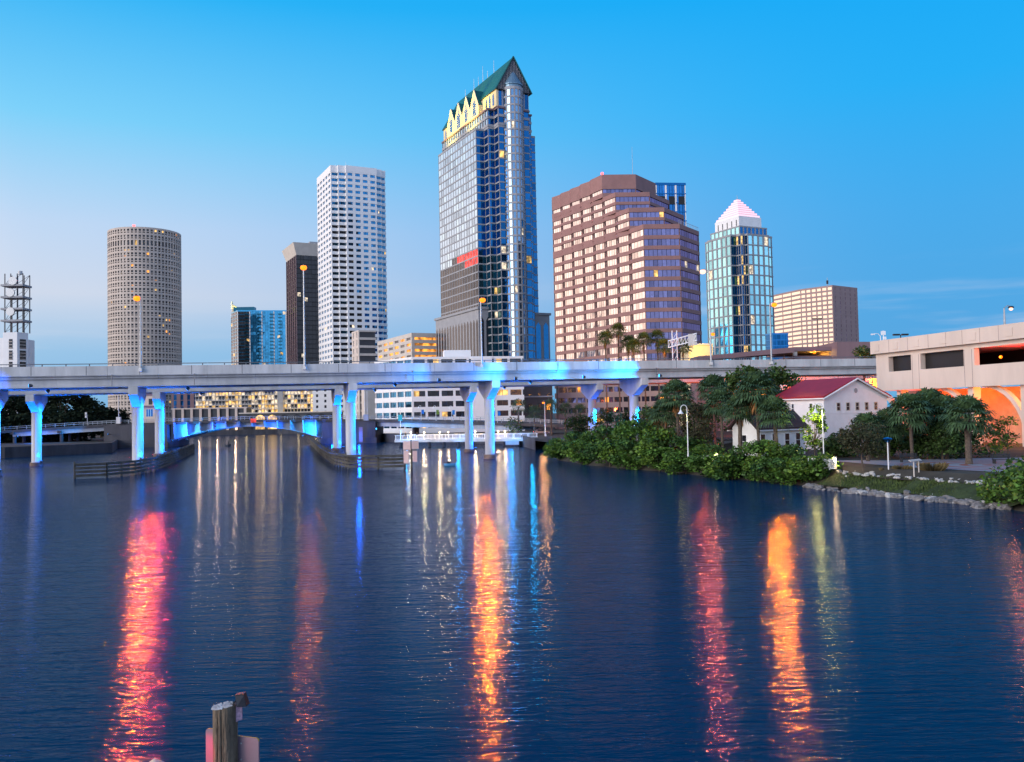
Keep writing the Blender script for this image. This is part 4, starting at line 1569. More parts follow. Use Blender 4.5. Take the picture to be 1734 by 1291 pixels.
def twin_lamp(px, d, y0, y1, label):
    h_, b_ = P(px, y0, d), P(px, y1, d)
    t = thing('parking_lamp', label, 'street lamp', (h_.x, d, b_.z), 'unlit twin head lamps on parking decks')
    mb = MB()
    mb.tube((h_.x, d, b_.z - 1), (h_.x, d, h_.z), .10, .08, 'black', 6)
    mb.build('pole', t)
    for s_ in (-1, 1):
        mb = MB()
        mb.box((h_.x + s_ * .75, d, h_.z), (1.1, .5, .28), 'black')
        mb.build('lamp_head', t)


twin_lamp(1384, 244, 540, 590, 'dark twin head lamp on a tall pole before the rose block')
twin_lamp(1525, 154, 567, 582, 'small dark twin head lamp above the rose concrete parapet')
q = P(1491, 570, 152)
t = thing('camera_pole', 'short white pole with lamp arm and camera boxes on the rose deck corner', 'camera pole', (q.x, 152, 18.7))
mb = MB()
mb.path([(q.x, 152, 18.4), (q.x, 152, 19.9), (q.x - .4, 152, 20.4), (q.x - 1.1, 152, 20.4)], [.09, .07, .05, .05], 'white_paint')
mb.build('pole', t)
mb = MB()
mb.box((q.x - 1.3, 152, 20.3), (.6, .3, .22), 'white_paint')
mb.build('lamp_head', t)
mb = MB()
mb.tube((q.x + .5, 152, 18.5), (q.x + .5, 152, 20.9), .08, .08, 'white_paint')
mb.box((q.x + .5, 152, 20.5), (.7, .3, .7), 'white_paint')
mb.box((q.x + .7, 152, 19.6), (.5, .3, .5), 'white_paint')
mb.build('camera_box', t)

# red and amber lights under the far deck by the oaks
for px, d, z, c_, e_ in ((1478, 186, 10.6, (1, .13, .01), 9000), (1420, 184, 10.9, (1, .05, .02), 5000), (1365, 182, 10.6, (1, .10, .01), 4500)):
    x = GX(px, d, z)
    t = thing('underdeck_lamp', {1478: 'large amber lamp glowing under the far deck by the rose building', 1420: 'small red lamp under the far deck above the red roof',
                                 1365: 'small orange lamp under the far deck beside the oak crown'}[px], 'lamp', (x, d, z), 'amber lamps under the expressway')
    mb = MB()
    mb.lathe((x, d, z), [(.05, .5), (.5 if px == 1478 else .3, .3), (.55 if px == 1478 else .3, -.3), (.05, -.35)], 'bulb_o' if px == 1478 else 'bulb_r', 10)
    mb.build('globe', t)
    mb = MB()
    mb.tube((x, d, z + .45), (x, d, zb(x) + .3), .06, .06, 'dark_steel', 6)
    mb.build('hanger', t)
    lamp('globe_light', (x, d - 1.0, z - .2), c_, e_ * 4, .5, t, 150, (x - 4, d + 16, z + 4))
for px, d in ((1478, 190), (1330, 196)):
    x = GX(px, d, 8)
    mb = MB()
    mb.lathe((x, d, 0), [(1.3, GZ), (1.3, 13.9)], 'concrete', 14)
    tag(mb.build('support_column'), f'round concrete column under the far deck {"beside the rose building" if px == 1478 else "hidden behind the oaks"}', 'column')

# ------------------------------------------------------------------ low road bridge with a bascule arch
M_['bridge_steel'] = mat('painted_bridge_steel', (.30, .33, .38), .6, .1, var=.2, scale=.4, streak=True)


def rb_pt(px, d, z):
    return Vector((GX(px, d, z), d))


RBP = [(-30, 258, 5.6), (20, 262, 6.0), (180, 266, 7.2), (285, 267, 7.4), (415, 267, 7.6), (548, 267, 7.3), (636, 266, 6.9), (760, 255, 6.1), (870, 243, 5.3), (960, 240, 4.6)]
Bb = Bld('road_bridge', 'low road bridge with a shallow blue lit steel arch between two dark piers', (*rb_pt(415, 267, 7), 0), 'bridge')
dk_, rl_ = Bb.mb('deck'), Bb.mb('railing')
for (p0, d0_, z0_), (p1, d1_, z1_) in zip(RBP, RBP[1:]):
    a, c = rb_pt(p0, d0_, z0_), rb_pt(p1, d1_, z1_)
    dk_.wall(a, c, -.75, 0, -14, 0, 'dark_concrete', z0_, z1_)
    for o in (-.2, -13.8):
        for zz in (.45, .95):
            rl_.wall(a, c, zz, zz + .10, o - .06, o + .06, 'bridge_steel', z0_, z1_)
        n_ = int((c - a).length / 2.6)
        for k in range(n_):
            q = a.lerp(c, (k + .5) / n_)
            zq = z0_ + (z1_ - z0_) * (k + .5) / n_
            dv = (c - a).normalized()
            rl_.wall(q, q + dv * .12, zq, zq + 1.0, o - .07, o + .07, 'bridge_steel')
# arch girder: five panels of different depth, ribs every 3.7 m
a, c = rb_pt(286, 267, 5), rb_pt(547, 267, 5)
N = 24
for off_ in (-.9, -6.5, -12.4):
    mb = Bb.mb('arch_girder') if off_ == -.9 else MB()
    for k in range(N):
        def dz(t): return 5.7 - 4.1 * (2 * t - 1) ** 2 if t > 0 else 1.6
        t0, t1 = k / N, (k + 1) / N
        p0, p1 = a.lerp(c, t0), a.lerp(c, t1)
        dv = (p1 - p0).normalized()
        nv = Vector((dv.y, -dv.x))
        zb0, zb1 = min(6.3, dz(t0)), min(6.3, dz(t1))
        q = [(*(p0 + nv * (off_ + .15)), zb0), (*(p1 + nv * (off_ + .15)), zb1), (*(p1 + nv * (off_ - .15)), zb1), (*(p0 + nv * (off_ - .15)), zb0)]
        u = [(x, y, 6.70) for x, y, z in q]
        mb.hexa(q, u, 'bridge_steel')
        f = [(*(p0 + nv * (off_ + .4)), zb0 - .12), (*(p1 + nv * (off_ + .4)), zb1 - .12), (*(p1 + nv * (off_ - .4)), zb1 - .12), (*(p0 + nv * (off_ - .4)), zb0 - .12)]
        mb.hexa(f, [(x, y, z + .13) for x, y, z in f], 'bridge_steel')
    if off_ != -.9:
        mb.build('arch_girder', Bb.root)
for k in range(1, N // 2 + 1):
    t0 = (2 * k - 1) / N
    p0 = a.lerp(c, t0)
    zz = 5.7 - 4.1 * (2 * t0 - 1) ** 2
    mb = MB()
    mb.hexa([(p0.x - .12, p0.y - .75, zz), (p0.x + .12, p0.y - .75, zz), (p0.x + .12, p0.y + .78, zz), (p0.x - .12, p0.y + .78, zz)],
            [(p0.x - .12, p0.y - 1.5, 7.2), (p0.x + .12, p0.y - 1.5, 7.2), (p0.x + .12, p0.y + .78, 7.2), (p0.x - .12, p0.y + .78, 7.2)], 'bridge_steel')
    mb.build('bracket', Bb.root)
for x0, x1, zt_ in ((180, 286, 6.7), (547, 637, 6.4)):
    p0, p1 = rb_pt(x0, 266, 4), rb_pt(x1, 266, 4)
    mb = MB()
    mb.wall(p0, p1, -1, zt_, -15, 1.5, 'dark_concrete')
    mb.wall(p0 - Vector((.4, 0)), p1 + Vector((.4, 0)), -1, 1.6, -15.4, 2.1, 'dark_concrete')
    mb.build('pier', Bb.root)
mb = MB()
p0, p1 = rb_pt(426, 265, 8), rb_pt(435, 265, 8)
mb.wall(p0, p1, 6.75, 7.9, .9, 1.0, 'lit_r')
mb.build('red_sign', Bb.root)
for px, dpt in ((100, 264), (20, 262), (700, 262), (790, 252)):     # approach trestle bents
    q = rb_pt(px, dpt, 3)
    mb = MB()
    for o in (1.5, 6.5, 11.5):
        mb.tube((q.x, q.y + o, -1), (q.x, q.y + o, 5.6), .5, .5, 'dark_concrete', 8)
    mb.box((q.x, q.y + 6.5, 5.1), (1.1, 13, .8), 'dark_concrete')
    mb.build('trestle_bent', Bb.root)
for (p0, d0_, z0_), (p1, d1_, z1_) in ((RBP[1], RBP[2]), (RBP[6], RBP[7]), (RBP[7], RBP[8])):
    mb = MB()
    q0, q1 = rb_pt(p0, d0_, z0_), rb_pt(p1, d1_, z1_)
    for o in (-.9, -5, -9, -13):
        mb.wall(q0, q1, -2.0, -.74, o - .25, o + .25, 'bridge_steel', z0_, z1_)
    mb.build('approach_girder', Bb.root)
Bb.done()
# its floodlights
for px, tx, pw, w_ in ((292, 330, 20000, 100), (318, 300, 12000, 100), (352, 372, 7500, 110), (541, 505, 20000, 100), (512, 535, 12000, 100), (474, 455, 7500, 110)):
    q, r_ = rb_pt(px, 263, 2), rb_pt(tx, 266.5, 5)
    zq = 1.9 if px in (292, 541) else 2.6 if px in (318, 512) else 4.4
    flood((q.x, q.y, zq), (r_.x, r_.y, 5.6), pw, w_, CYAN if px in (541, 292) else BLUE, f'blue floodlight below the road bridge arch, {"western" if px < 415 else "eastern"} half, {"inner" if px in (352, 474) else "middle" if px in (318, 512) else "outer"} one',
          group='blue floodlights of the road bridge', mount=(q.x, q.y + 2.2, zq + .3), bulb='led_dim')
for px, tx, d0_, d1_, pw in ((183, 150, 263, 262, 40000), (637, 690, 263, 258, 40000), (30, 60, 258, 260, 700)):
    q, r_ = rb_pt(px, d0_, 5), rb_pt(tx, d1_, 5)
    flood((q.x, q.y, 4.2), (r_.x, r_.y, 4.9), pw, 60, CYAN if px > 100 else BLUE, {183: 'cyan floodlight washing the western approach of the road bridge', 637: 'cyan floodlight washing the eastern approach of the road bridge', 30: 'blue floodlight at the bank end of the western approach'}[px],
          group='blue floodlights of the road bridge', mount=(q.x, q.y + 1.5, 4.2), bulb='bulb_b' if px == 637 else 'led_dim')
for px, z_, pw in ((60, 2.6, 1500), (565, 2.0, 2500), (610, 2.0, 1200)):
    q = rb_pt(px, 262, 3)
    lamp('pier_wash', (q.x, q.y - 2, z_), BLUE, pw, .3, Bb.root)

# tender house
q = rb_pt(253, 268, 9)
B = Bld('tender_house', 'small two storey bridge tender house on the dark western pier', (q.x, q.y, 6.7), 'building')
fp = [(q.x - 3.1, q.y), (q.x + 3.1, q.y), (q.x + 3.1, q.y + 5), (q.x - 3.1, q.y + 5)]
B.mb('wall').prism(fp, 3, 12.2, 'rose_concrete')
B.mb('eaves').ring(offset(fp, .6), offset(fp, -.5), 12.0, 12.5, 'plum')
B.mb('upper_storey').prism(offset(fp, -1.0), 12.4, 15.6, 'rose_concrete')
B.mb('roof').prism(offset(fp, -.7), 15.6, 16.0, 'plum')
mb = MB()
mb.wall((q.x - .9, q.y), (q.x + 1.0, q.y), 9.2, 11.4, .01, .06, 'g_blue')
B.win.append((1, mb))
for k in (-.35, .35):
    B.mb('glazing_bar').wall((q.x + k, q.y), (q.x + k + .09, q.y), 9.2, 11.4, .07, .10, 'white_paint')
mb = MB()
mb.wall((q.x - .6, q.y + 1), (q.x + .5, q.y + 1), 12.8, 14.6, .01, .06, 'w_dark')
B.mb('door').v += mb.v
B.p['door'].f += mb.f
B.p['door'].mi += mb.mi
B.p['door'].mats = mb.mats
B.done()

# road bridge furniture
def bridge_z(px):
    for (p0, d0_, z0_), (p1, d1_, z1_) in zip(RBP, RBP[1:]):
        if p0 <= px <= p1:
            k = (px - p0) / (p1 - p0)
            return d0_ + (d1_ - d0_) * k, z0_ + (z1_ - z0_) * k
    return 262, 6


for i, px in enumerate((713, 738, 765, 842)):
    d_, z_ = bridge_z(px)
    d_ += .6
    x = GX(px, d_, 9)
    t = thing('bridge_lamp', ['white bridge lamp with a blue banner at the left end of the row', 'white bridge lamp with a green lit banner second in the row',
                              'white bridge lamp with a blue banner third in the row', 'white bridge lamp with a blue banner behind the open water piers'][i], 'street lamp', (x, d_, z_), 'white lamps with banners on the road bridge')
    mb = MB()
    mb.path([(x, d_, z_), (x, d_, z_ + 4.0), (x - .1, d_, z_ + 4.35), (x - .4, d_, z_ + 4.4), (x - .65, d_, z_ + 4.2)], [.08, .06, .05, .045, .04], 'white_paint')
    mb.build('pole', t)
    mb = MB()
    mb.lathe((x - .65, d_, z_ + 3.6), [(.34, 0), (.28, .22), (.10, .40), (.05, .55)], 'white_paint', 10)
    mb.build('lamp_shade', t)
    mb = MB()
    mb.box((x + .5, d_, z_ + 2.5), (.75, .05, 1.3), 'banner_b' if i != 1 else 'banner_g') if False else mb.box((x + .5, d_, z_ + 2.5), (.75, .05, 1.3), 'g_blue' if i != 1 else 'leaf_lime')
    mb.build('banner', t)
d_, z_ = bridge_z(148)
x = GX(148, d_, 9)
t = thing('traffic_signal', 'twin traffic signal on a pole on the western approach', 'traffic light', (x, d_, z_))
mb = MB()
mb.tube((x, d_, z_), (x, d_, z_ + 3.2), .09, .08, 'steel')
mb.build('pole', t)
for zz in (2.6, 3.5):
    mb = MB()
    mb.box((x - .3, d_ - .2, z_ + zz), (.5, .4, .75), 'steel')
    mb.build('signal_head', t)
d_, z_ = bridge_z(203)
x = GX(203, d_, 9)
t = thing('signal_cabinet', 'grey control cabinet with a tall mast on the western pier', 'cabinet', (x, d_ - .8, z_))
mb = MB()
mb.box((x, d_ - .8, z_ + 1.0), (1.2, .8, 2.0), 'concrete')
mb.build('cabinet', t)
mb = MB()
mb.tube((x, d_ - .8, z_ + 2), (x, d_ - .8, z_ + 8), .12, .08, 'steel')
mb.build('mast', t)
x, d_ = GX(620, 264, 8), 264
t = thing('gate_mast', 'slim twin white barrier masts over a blue base on the eastern pier', 'barrier', (x, d_, 6.7))
for s_ in (-.35, .35):
    mb = MB()
    mb.tube((x + s_, d_, 7), (x + s_, d_, 15.5), .07, .05, 'white_paint')
    mb.build('mast', t)
mb = MB()
mb.box((x, d_, 7.6), (1.5, .8, 1.8), 'bridge_steel')
mb.build('base', t)

# ------------------------------------------------------------------ timber fenders
def fender(pts, label, h=1.9, step=2.3):
    P3 = [Vector((GX(px, d, 1), d)) for px, d in pts]
    t = thing('timber_fender', label, 'fender', (P3[0].x, P3[0].y, 0), 'timber fenders guarding the channel')
    dense = []
    for a, c in zip(P3, P3[1:]):
        n = max(1, int((c - a).length / step))
        dense += [a.lerp(c, k / n) for k in range(n)]
    dense.append(P3[-1])
    for i, p in enumerate(dense):
        mb = MB()
        mb.tube((p.x, p.y + .25, -1), (p.x, p.y + .25, h + (.5 if i % 4 == 0 else .1)), .17, .15, 'timber', 7)
        mb.build('post', t)
    for k in range(4):
        mb = MB()
        z = .25 + k * (h - .35) / 3
        for a, c in zip(dense, dense[1:]):
            mb.wall(a, c, z + rng.uniform(-.02, .02), z + .34, -.02, .14, 'timber')
        mb.build('rail', t)
    mb = MB()
    for a, c in zip(dense, dense[1:]):
        mb.wall(a, c, h - .02, h + .10, -.75, .2, 'timber')
    mb.build('walkway', t)
    return t


fender([(125, 125), (180, 127), (228, 132), (262, 142), (290, 163), (328, 215)], 'long curved timber fender sweeping past the piers of the western channel side')
fender([(685, 133), (640, 133), (590, 135), (566, 146), (548, 175), (533, 225), (526, 262)], 'timber fender bending round the eastern pair of blue piers')

# day boards at the fender end
x, d_ = GX(696, 131.5, 4), 131.5
t = thing('day_board', 'two white square boards with pink light painted in over narrow ones at the fender end', 'channel sign', (x, d_, 0))
M_['board'] = mat('day_board_pink_light', (.72, .50, .46), .5, var=.08, scale=1)  # white boards; the pink light on them is mixed into this colour
mb = MB()
mb.tube((x, d_ + .2, -1), (x, d_ + .2, 4.3), .16, .14, 'timber')
mb.build('post', t)
for s_, w_, z_, h_ in ((-.62, 1.1, 3.55, 1.25), (.6, 1.05, 3.6, 1.2), (-.75, .75, 1.85, 1.9), (.55, .65, 1.9, 1.6)):
    mb = MB()
    mb.box((x + s_, d_ - .05 - (.02 if s_ > 0 else 0), z_), (w_, .06, h_), 'board', -.15 if s_ < 0 else .15)
    mb.build('board', t)
q = P(637, 775, 236)
x, d_ = GX(611, 150, 2), 150
mb = MB()
mb.box((GX(611, 262, 3), 262, 2.6), (1.1, .15, 4.4), 'plum')
mb.build('clearance_board', Bb.root)

# ------------------------------------------------------------------ floating dock
D0, D1 = Vector((GX(668, 224, 2), 224)), Vector((GX(896, 212, 2), 212))
t = thing('dock', 'white railed floating dock with small bright lamps under the road bridge', 'dock', (*D0, 0))
mb = MB()
mb.wall(D0, D1, 1.25, 1.85, -7, 0, 'concrete')
mb.build('deck', t)
for k in range(9):
    q = D0.lerp(D1, (k + .4) / 9)
    mb = MB()
    mb.tube((q.x, q.y + .9, -1), (q.x, q.y + .9, 1.25), .42, .42, 'dark_concrete', 8)
    mb.build('pile', t)
for o in (-.15, -6.8):
    mb = MB()
    for z in (2.0, 2.95):
        mb.wall(D0, D1, z, z + .09, o - .05, o + .05, 'white_paint')
    for k in range(110):
        q = D0.lerp(D1, (k + .5) / 110)
        w_ = .16 if k % 6 == 0 else .05
        mb.wall(q, q + (D1 - D0).normalized() * w_, 1.85, 3.0, o - .04, o + .04, 'white_paint')
    mb.build('railing', t)
mb = MB()
q = D0.lerp(D1, .88)
mb.box((q.x, q.y - .9, 1.0), (3.2, 1.6, 1.1), 'concrete')
mb.build('landing_box', t)
for i, px in enumerate((697, 747, 762, 808, 846, 857, 720)):
    k = (px - 668) / 228
    q = D0.lerp(D1, k)
    u = thing('dock_lamp', ['low white lamp at the outer end of the dock', 'bright low lamp beside the dinghy reflection on the dock', 'white dock lamp second left of the open water piers', 'white dock lamp between the two open water piers',
                            'white dock lamp just right of the open water piers', 'white dock lamp next towards the bank', 'white dock lamp far back among the outer railings'][i], 'lamp', (q.x, q.y + .5, 1.85), 'small lamps on the dock')
    mb = MB()
    mb.tube((q.x, q.y + .5, 1.85), (q.x, q.y + .5, 3.5), .06, .05, 'white_paint')
    mb.build('post', u)
    mb = MB()
    mb.ball((q.x, q.y + .5, 3.65), .17, 'bulb_w', 8)
    mb.build('globe', u)
    lamp('globe_light', (q.x, q.y - .1, 3.9), (1, .72, .40), 600, .15, u)
x = GX(678, 221, 6)
t = thing('dock_sign', 'cyan lit square sign on a white pole at the outer end of the dock', 'sign', (x, 221, 1.85))
mb = MB()
mb.tube((x, 221, 1.8), (x, 221, 10.2), .09, .07, 'white_paint')
mb.build('pole', t)
mb = MB()
mb.box((x, 220.85, 7.4), (1.0, .06, 1.5), 'sign_cyan') if 'sign_cyan' in M_ else None
M_['sign_cyan'] = mat('cyan_sign', (.05, .55, .65), .5, var=.05, scale=1)
mb.box((x, 220.85, 7.4), (1.0, .06, 1.5), 'sign_cyan')
mb.build('sign_panel', t)
for px in (690, 780, 868):
    k = (px - 668) / 228
    q = D0.lerp(D1, k)
    lamp('dock_edge_light', (q.x, q.y - 3.0, 3.2), (.0, .34, 1), 700, .2, t)
# people standing on the dock
for i, px in enumerate((685, 706)):
    q = D0.lerp(D1, (px - 668) / 228)
    mb = MB()
    y_ = q.y + 3
    for s_ in (-.11, .11):
        mb.path([(q.x + s_, y_, 1.85), (q.x + s_, y_, 2.3), (q.x + s_ * .9, y_, 2.75)], [.06, .075, .10], 'black')
    mb.path([(q.x, y_, 2.70), (q.x, y_, 3.0), (q.x, y_, 3.26), (q.x, y_, 3.36)], [.17, .16, .20, .07], 'dark_steel', 9)
    for s_ in (-1, 1):
        mb.path([(q.x + s_ * .21, y_, 3.24), (q.x + s_ * .26, y_, 2.95), (q.x + s_ * .22, y_ - .1, 2.68)], [.06, .05, .04], 'dark_steel')
    mb.ball((q.x, y_, 3.5), .12, 'skirt', 8, 1.2)
    tag(mb.build('person', None, True), ['person in dark clothes standing at the outer end of the dock', 'person in dark clothes standing behind the dock railing nearer the lamps'][i], 'person')


# ------------------------------------------------------------------ boats
def hull(c, L, W, H, m, rz=0):
    mb = MB()
    st_ = [(-.5, .75, 0), (-.2, 1, 0), (.15, .95, .02), (.38, .55, .08), (.5, .04, .18)]
    pr = None
    cs, sn = math.cos(rz), math.sin(rz)
    def w3(x, y, z): return (c[0] + x * cs - y * sn, c[1] + x * sn + y * cs, c[2] + z)
    for x, ww, up in st_:
        r = [w3(x * L, s_ * W / 2 * ww, H * (1 + up)) for s_ in (-1,)] + [w3(x * L, -W / 2 * ww * .6, 0), w3(x * L, W / 2 * ww * .6, 0), w3(x * L, W / 2 * ww, H * (1 + up))]
        if pr:
            for k in range(3):
                mb.face([pr[k], pr[k + 1], r[k + 1], r[k]], m)
            mb.face([pr[3], pr[0], r[0], r[3]], m)
        else:
            mb.face(r, m)
        pr = r
    return mb


M_['hull_blue_light'] = mat('hull_with_blue_light', (.12, .45, .75), .4, var=.05, scale=1)  # blue light falling on the dinghy is put into the hull colour
x, d_ = GX(762, 139, 0), 139
t = thing('dinghy', 'small dinghy with blue light painted into its hull afloat between the fender and the piers', 'boat', (x, d_, 0))
hull((x, d_, -.05), 1.9, .9, .38, 'hull_blue_light').build('hull', t)
mb = MB()
mb.box((x - .2, d_, .45), (.5, .5, .3), 'black')
mb.build('seat_box', t)
x, d_ = GX(387, 262, 0), 262
t = thing('motorboat', 'dark small motorboat heading away under the arch with a faint wake', 'boat', (x, d_, 0))
hull((x, d_, -.1), 3.6, 1.6, .6, 'dark_steel', math.pi / 2).build('hull', t)
mb = MB()
mb.path([(x, d_, .4), (x, d_, .9), (x, d_ + .05, 1.2), (x, d_, 1.3)], [.2, .22, .2, .08], 'black', 8)
mb.ball((x, d_, 1.5), .14, 'black', 8, 1.2)
mb.build('helmsman', t)

# ------------------------------------------------------------------ vegetation
def leaf_quad(mb, p, s, r, m, flat=0.0):
    a = r.uniform(0, 6.283)
    t = Vector((math.cos(a), math.sin(a), r.uniform(-.7, .7) * (1 - flat))).normalized()
    n = Vector((r.gauss(0, 1), r.gauss(0, 1), r.gauss(.6, 1))).normalized()
    w_ = t.cross(n)
    if w_.length < .05:
        return
    w_ = w_.normalized() * s * .42
    t = t * s
    mb.face([p - t * .5, p + w_ - t * .05, p + t * .5, p - w_ - t * .05], m)


def blob_leaves(mb, blobs, per, size, m, r, fill=.55):
    """Leaves through the outer part of each blob (x, y, z, rx, rz)."""
    for x, y, z, rx, rz in blobs:
        mo, s0 = m, size
        if m == 'leaf':
            m_ = r.choice(('leaf', 'leaf', 'leaf_y', 'leaf_o'))
        else:
            m_ = m
        k0 = r.uniform(.8, 1.25)
        for _ in range(int(per * rx * rz / k0)):
            v = Vector((r.gauss(0, 1), r.gauss(0, 1), r.gauss(0, 1))).normalized()
            k = fill + (1.08 - fill) * r.random() ** .6
            if r.random() < .06:
                k *= 1.18
            p = Vector((x + v.x * rx * k, y + v.y * rx * k, z + v.z * rz * k))
            leaf_quad(mb, p, size * k0 * r.uniform(.45, 1.35), r, m_ if r.random() < .8 else m)


def limbs(mb, base, blobs, r0_, m, r, frac=1.0, fork=.45):
    bx_, by_, bz_ = base
    zf = bz_ + (max(b[2] for b in blobs) - bz_) * fork * .8
    top = (bx_ + r.uniform(-.15, .15), by_, zf)
    mb.path([(bx_, by_, bz_ - .3), ((bx_ + top[0]) / 2 + r.uniform(-.1, .1), by_, (bz_ + zf) / 2), top], [r0_ * 1.25, r0_, r0_ * .8], m)
    for x, y, z, rx, rz in blobs:
        if r.random() < frac:
            q = (x, y, z + rz * .2)
            md = ((top[0] + x) / 2 + r.uniform(-.2, .2), (top[1] + y) / 2, (zf + z) / 2 - .1 * abs(x - bx_))
            mb.path([top, md, q], [r0_ * .55, r0_ * .32, r0_ * .1], m, 5)


def tree(name, label, cat, base, blobs, per, size, leaf, seed, tr=.18, group=None, bark='bark', fork=.45, fill=.5):
    """blobs relative to base."""
    r = random.Random(seed)
    t = thing(name, label, cat, base, group)
    B_ = [(base[0] + b[0], base[1] + b[1], base[2] + b[2], b[3], b[4]) for b in blobs]
    mb = MB()
    limbs(mb, base, B_, tr, bark, r, fork=fork)
    mb.build('trunk', t)
    mb = MB()
    blob_leaves(mb, B_, per, size, leaf, r, fill)
    mb.build('crown', t)
    return t


def crown_blobs(seed, w, h, z0, n, rmin, rmax):
    r = random.Random(seed)
    out = []
    for _ in range(n):
        a, k = r.uniform(0, 6.283), r.random() ** .5
        zz = r.random()
        env = math.sin(math.pi * (.18 + .74 * zz)) ** .7
        rr = r.uniform(rmin, rmax)
        out.append((math.cos(a) * k * w * env, math.sin(a) * k * w * env * .8, z0 + zz * h, rr, rr * r.uniform(.6, .85)))
    return out


def place(px, d): return (GX(px, d, GZ), d, GZ)


# mangroves along the bank: three models, then copies
mang = []
for i in range(3):
    w_, h_ = (3.4, 4.3, 3.0)[i], (3.4, 4.2, 2.6)[i]
    mang.append(tree('mangrove_shrub', 'mangrove', 'shrub', (0, 0, 0), crown_blobs(40 + i, w_, h_, .7, 15 + 3 * i, 1.0, 1.6), 150, .40, 'leaf', 50 + i, .09, 'mangroves along the park shore', fork=.25, fill=.35))
rows = [  # px, inland offset, model, scale, z scale, label
    (902, .8, 2, .55, .8, 'low mangrove shrub at the far tip of the green shore beside the dock'), (918, 2.5, 0, .62, .9, 'small mangrove shrub second from the dock end of the shore'),
    (935, 1.2, 2, .85, .95, 'mangrove shrub overhanging the water below the blue bank palm'), (952, 3.0, 0, .85, 1.0, 'mangrove shrub on the bank just before the far bank pier'),
    (975, 1.0, 1, .72, .9, 'wide mangrove shrub over the water below the far bank pier'), (1000, 3.6, 0, 1.0, 1.05, 'tall mangrove shrub hiding the foot of the far bank pier'),
    (1022, 1.2, 1, .80, .86, 'bright mangrove shrub over the water between the two bank piers'), (1046, 3.8, 1, .9, 1.08, 'tallest mangrove mound in front of the near bank pier'),
    (1066, 1.0, 0, .95, .95, 'mangrove shrub over the water below the near bank pier'), (1088, 3.2, 0, 1.0, .98, 'mangrove shrub right of the near bank pier foot'),
    (1108, .9, 1, .72, .78, 'rounded mangrove shrub over the water left of the crook lamp'), (1132, 3.0, 0, .9, .92, 'mangrove shrub on the bank left of the crook lamp'),
    (1152, .9, 1, .66, .72, 'mangrove shrub over the water below the crook lamp'), (1176, 2.6, 0, .8, .80, 'mangrove shrub right of the crook lamp foot'),
    (1196, .8, 2, .9, .85, 'low mangrove shrub before the gap with the white railing'),
    (1234, .6, 0, .78, .86, 'mangrove shrub just right of the gap with the white railing'), (1258, 2.2, 1, .70, .98, 'high mangrove shrub below the sabal palms'),
    (1284, .6, 1, .62, .80, 'mangrove shrub over the water in front of the small white house'), (1306, 2.4, 0, .82, .92, 'mangrove shrub on the bank before the small white house'),
    (1330, .7, 0, .74, .80, 'mangrove shrub over the water left of the rocky shore'), (1352, 1.8, 2, .85, .85, 'last mangrove shrub before the rocks and the white railing')]
r5 = random.Random(5)
first = {0: 1, 1: 1, 2: 1}
for px, off, md, s_, zs, lab in rows:
    q = bank_pt(px, off)
    z = -.2 + .42 * off
    rz = r5.uniform(0, 6.28)
    if first[md]:
        first[md] = 0
        o = mang[md]
        o.location, o.rotation_euler, o.scale = (q.x, q.y, z), (0, 0, rz), (s_, s_, s_ * zs)
        o['label'] = lab
    else:
        dup(mang[md], (q.x, q.y, z), rz, (s_, s_, s_ * zs), lab, 'mangroves along the park shore')
# the large near shrub at the right edge
nb = [(1666, 1.0, 1.5, 1.35), (1690, .8, 2.0, 1.7), (1715, 1.2, 2.6, 1.9), (1740, 1.0, 2.2, 1.9), (1700, 2.8, 2.8, 1.7), (1728, 3.0, 3.3, 1.8), (1755, 2.0, 3.4, 2.0), (1655, 1.6, 1.0, .9)]
base = bank_pt(1705, 1.6)
bl = []
for px, off, z, rr in nb:
    q = bank_pt(px, off)
    bl.append((q.x - base.x, q.y - base.y, z - .6, rr, rr * .8))
    bl.append((q.x - base.x + r5.uniform(-1, 1), q.y - base.y - .5, z - 1.1, rr * .6, rr * .55))
tree('mangrove_shrub', 'large near mangrove shrub filling the right edge of the shore', 'shrub', (base.x, base.y, .6), bl, 190, .30, 'leaf', 77, .10, 'mangroves along the park shore', fork=.2, fill=.35)

# oaks behind, dark trees on the left bank
tree('oak_tree', 'broad dark oak behind the sabal palms, its crown hiding the expressway', 'tree', place(1262, 138), crown_blobs(3, 3.9, 5.0, 6.4, 22, 1.3, 2.0), 95, .50, 'leaf_dark', 11, .32, 'oaks behind the palms')
tree('oak_tree', 'second broad dark oak left of the red roofed house', 'tree', place(1318, 141), crown_blobs(4, 3.2, 5.0, 6.4, 20, 1.2, 1.9), 95, .50, 'leaf_dark', 12, .32, 'oaks behind the palms')
tree('oak_tree', 'small oak top showing over the expressway before the parking structure', 'tree', place(1467, 205), crown_blobs(5, 2.2, 3.0, 16.0, 9, 1.1, 1.7), 90, .5, 'leaf_dark', 13, .25, 'oaks behind the palms')
lt = [(-28, 250, 6.5, 11, 5), (18, 256, 6.0, 12.5, 5), (62, 262, 6.5, 13.5, 5.5), (105, 258, 6.5, 13.5, 5), (142, 262, 5, 12, 4.5), (172, 300, 4.6, 9, 4), (196, 305, 4.2, 7.5, 4), (45, 246, 5, 8, 3), (120, 246, 5, 8, 3), (80, 243, 4.5, 5.5, 2.5), (10, 243, 5, 6, 3)]
ll = ['at the picture edge', 'behind the left end of the road bridge', 'behind the first far pier', 'with the highest crown', 'sloping down towards the round tower', 'half hidden beside the round tower', 'lowest and nearest the round tower',
      'low in front near the picture edge', 'low in front of the highest crown', 'very low behind the bridge railing', 'low at the far left behind the bridge railing']
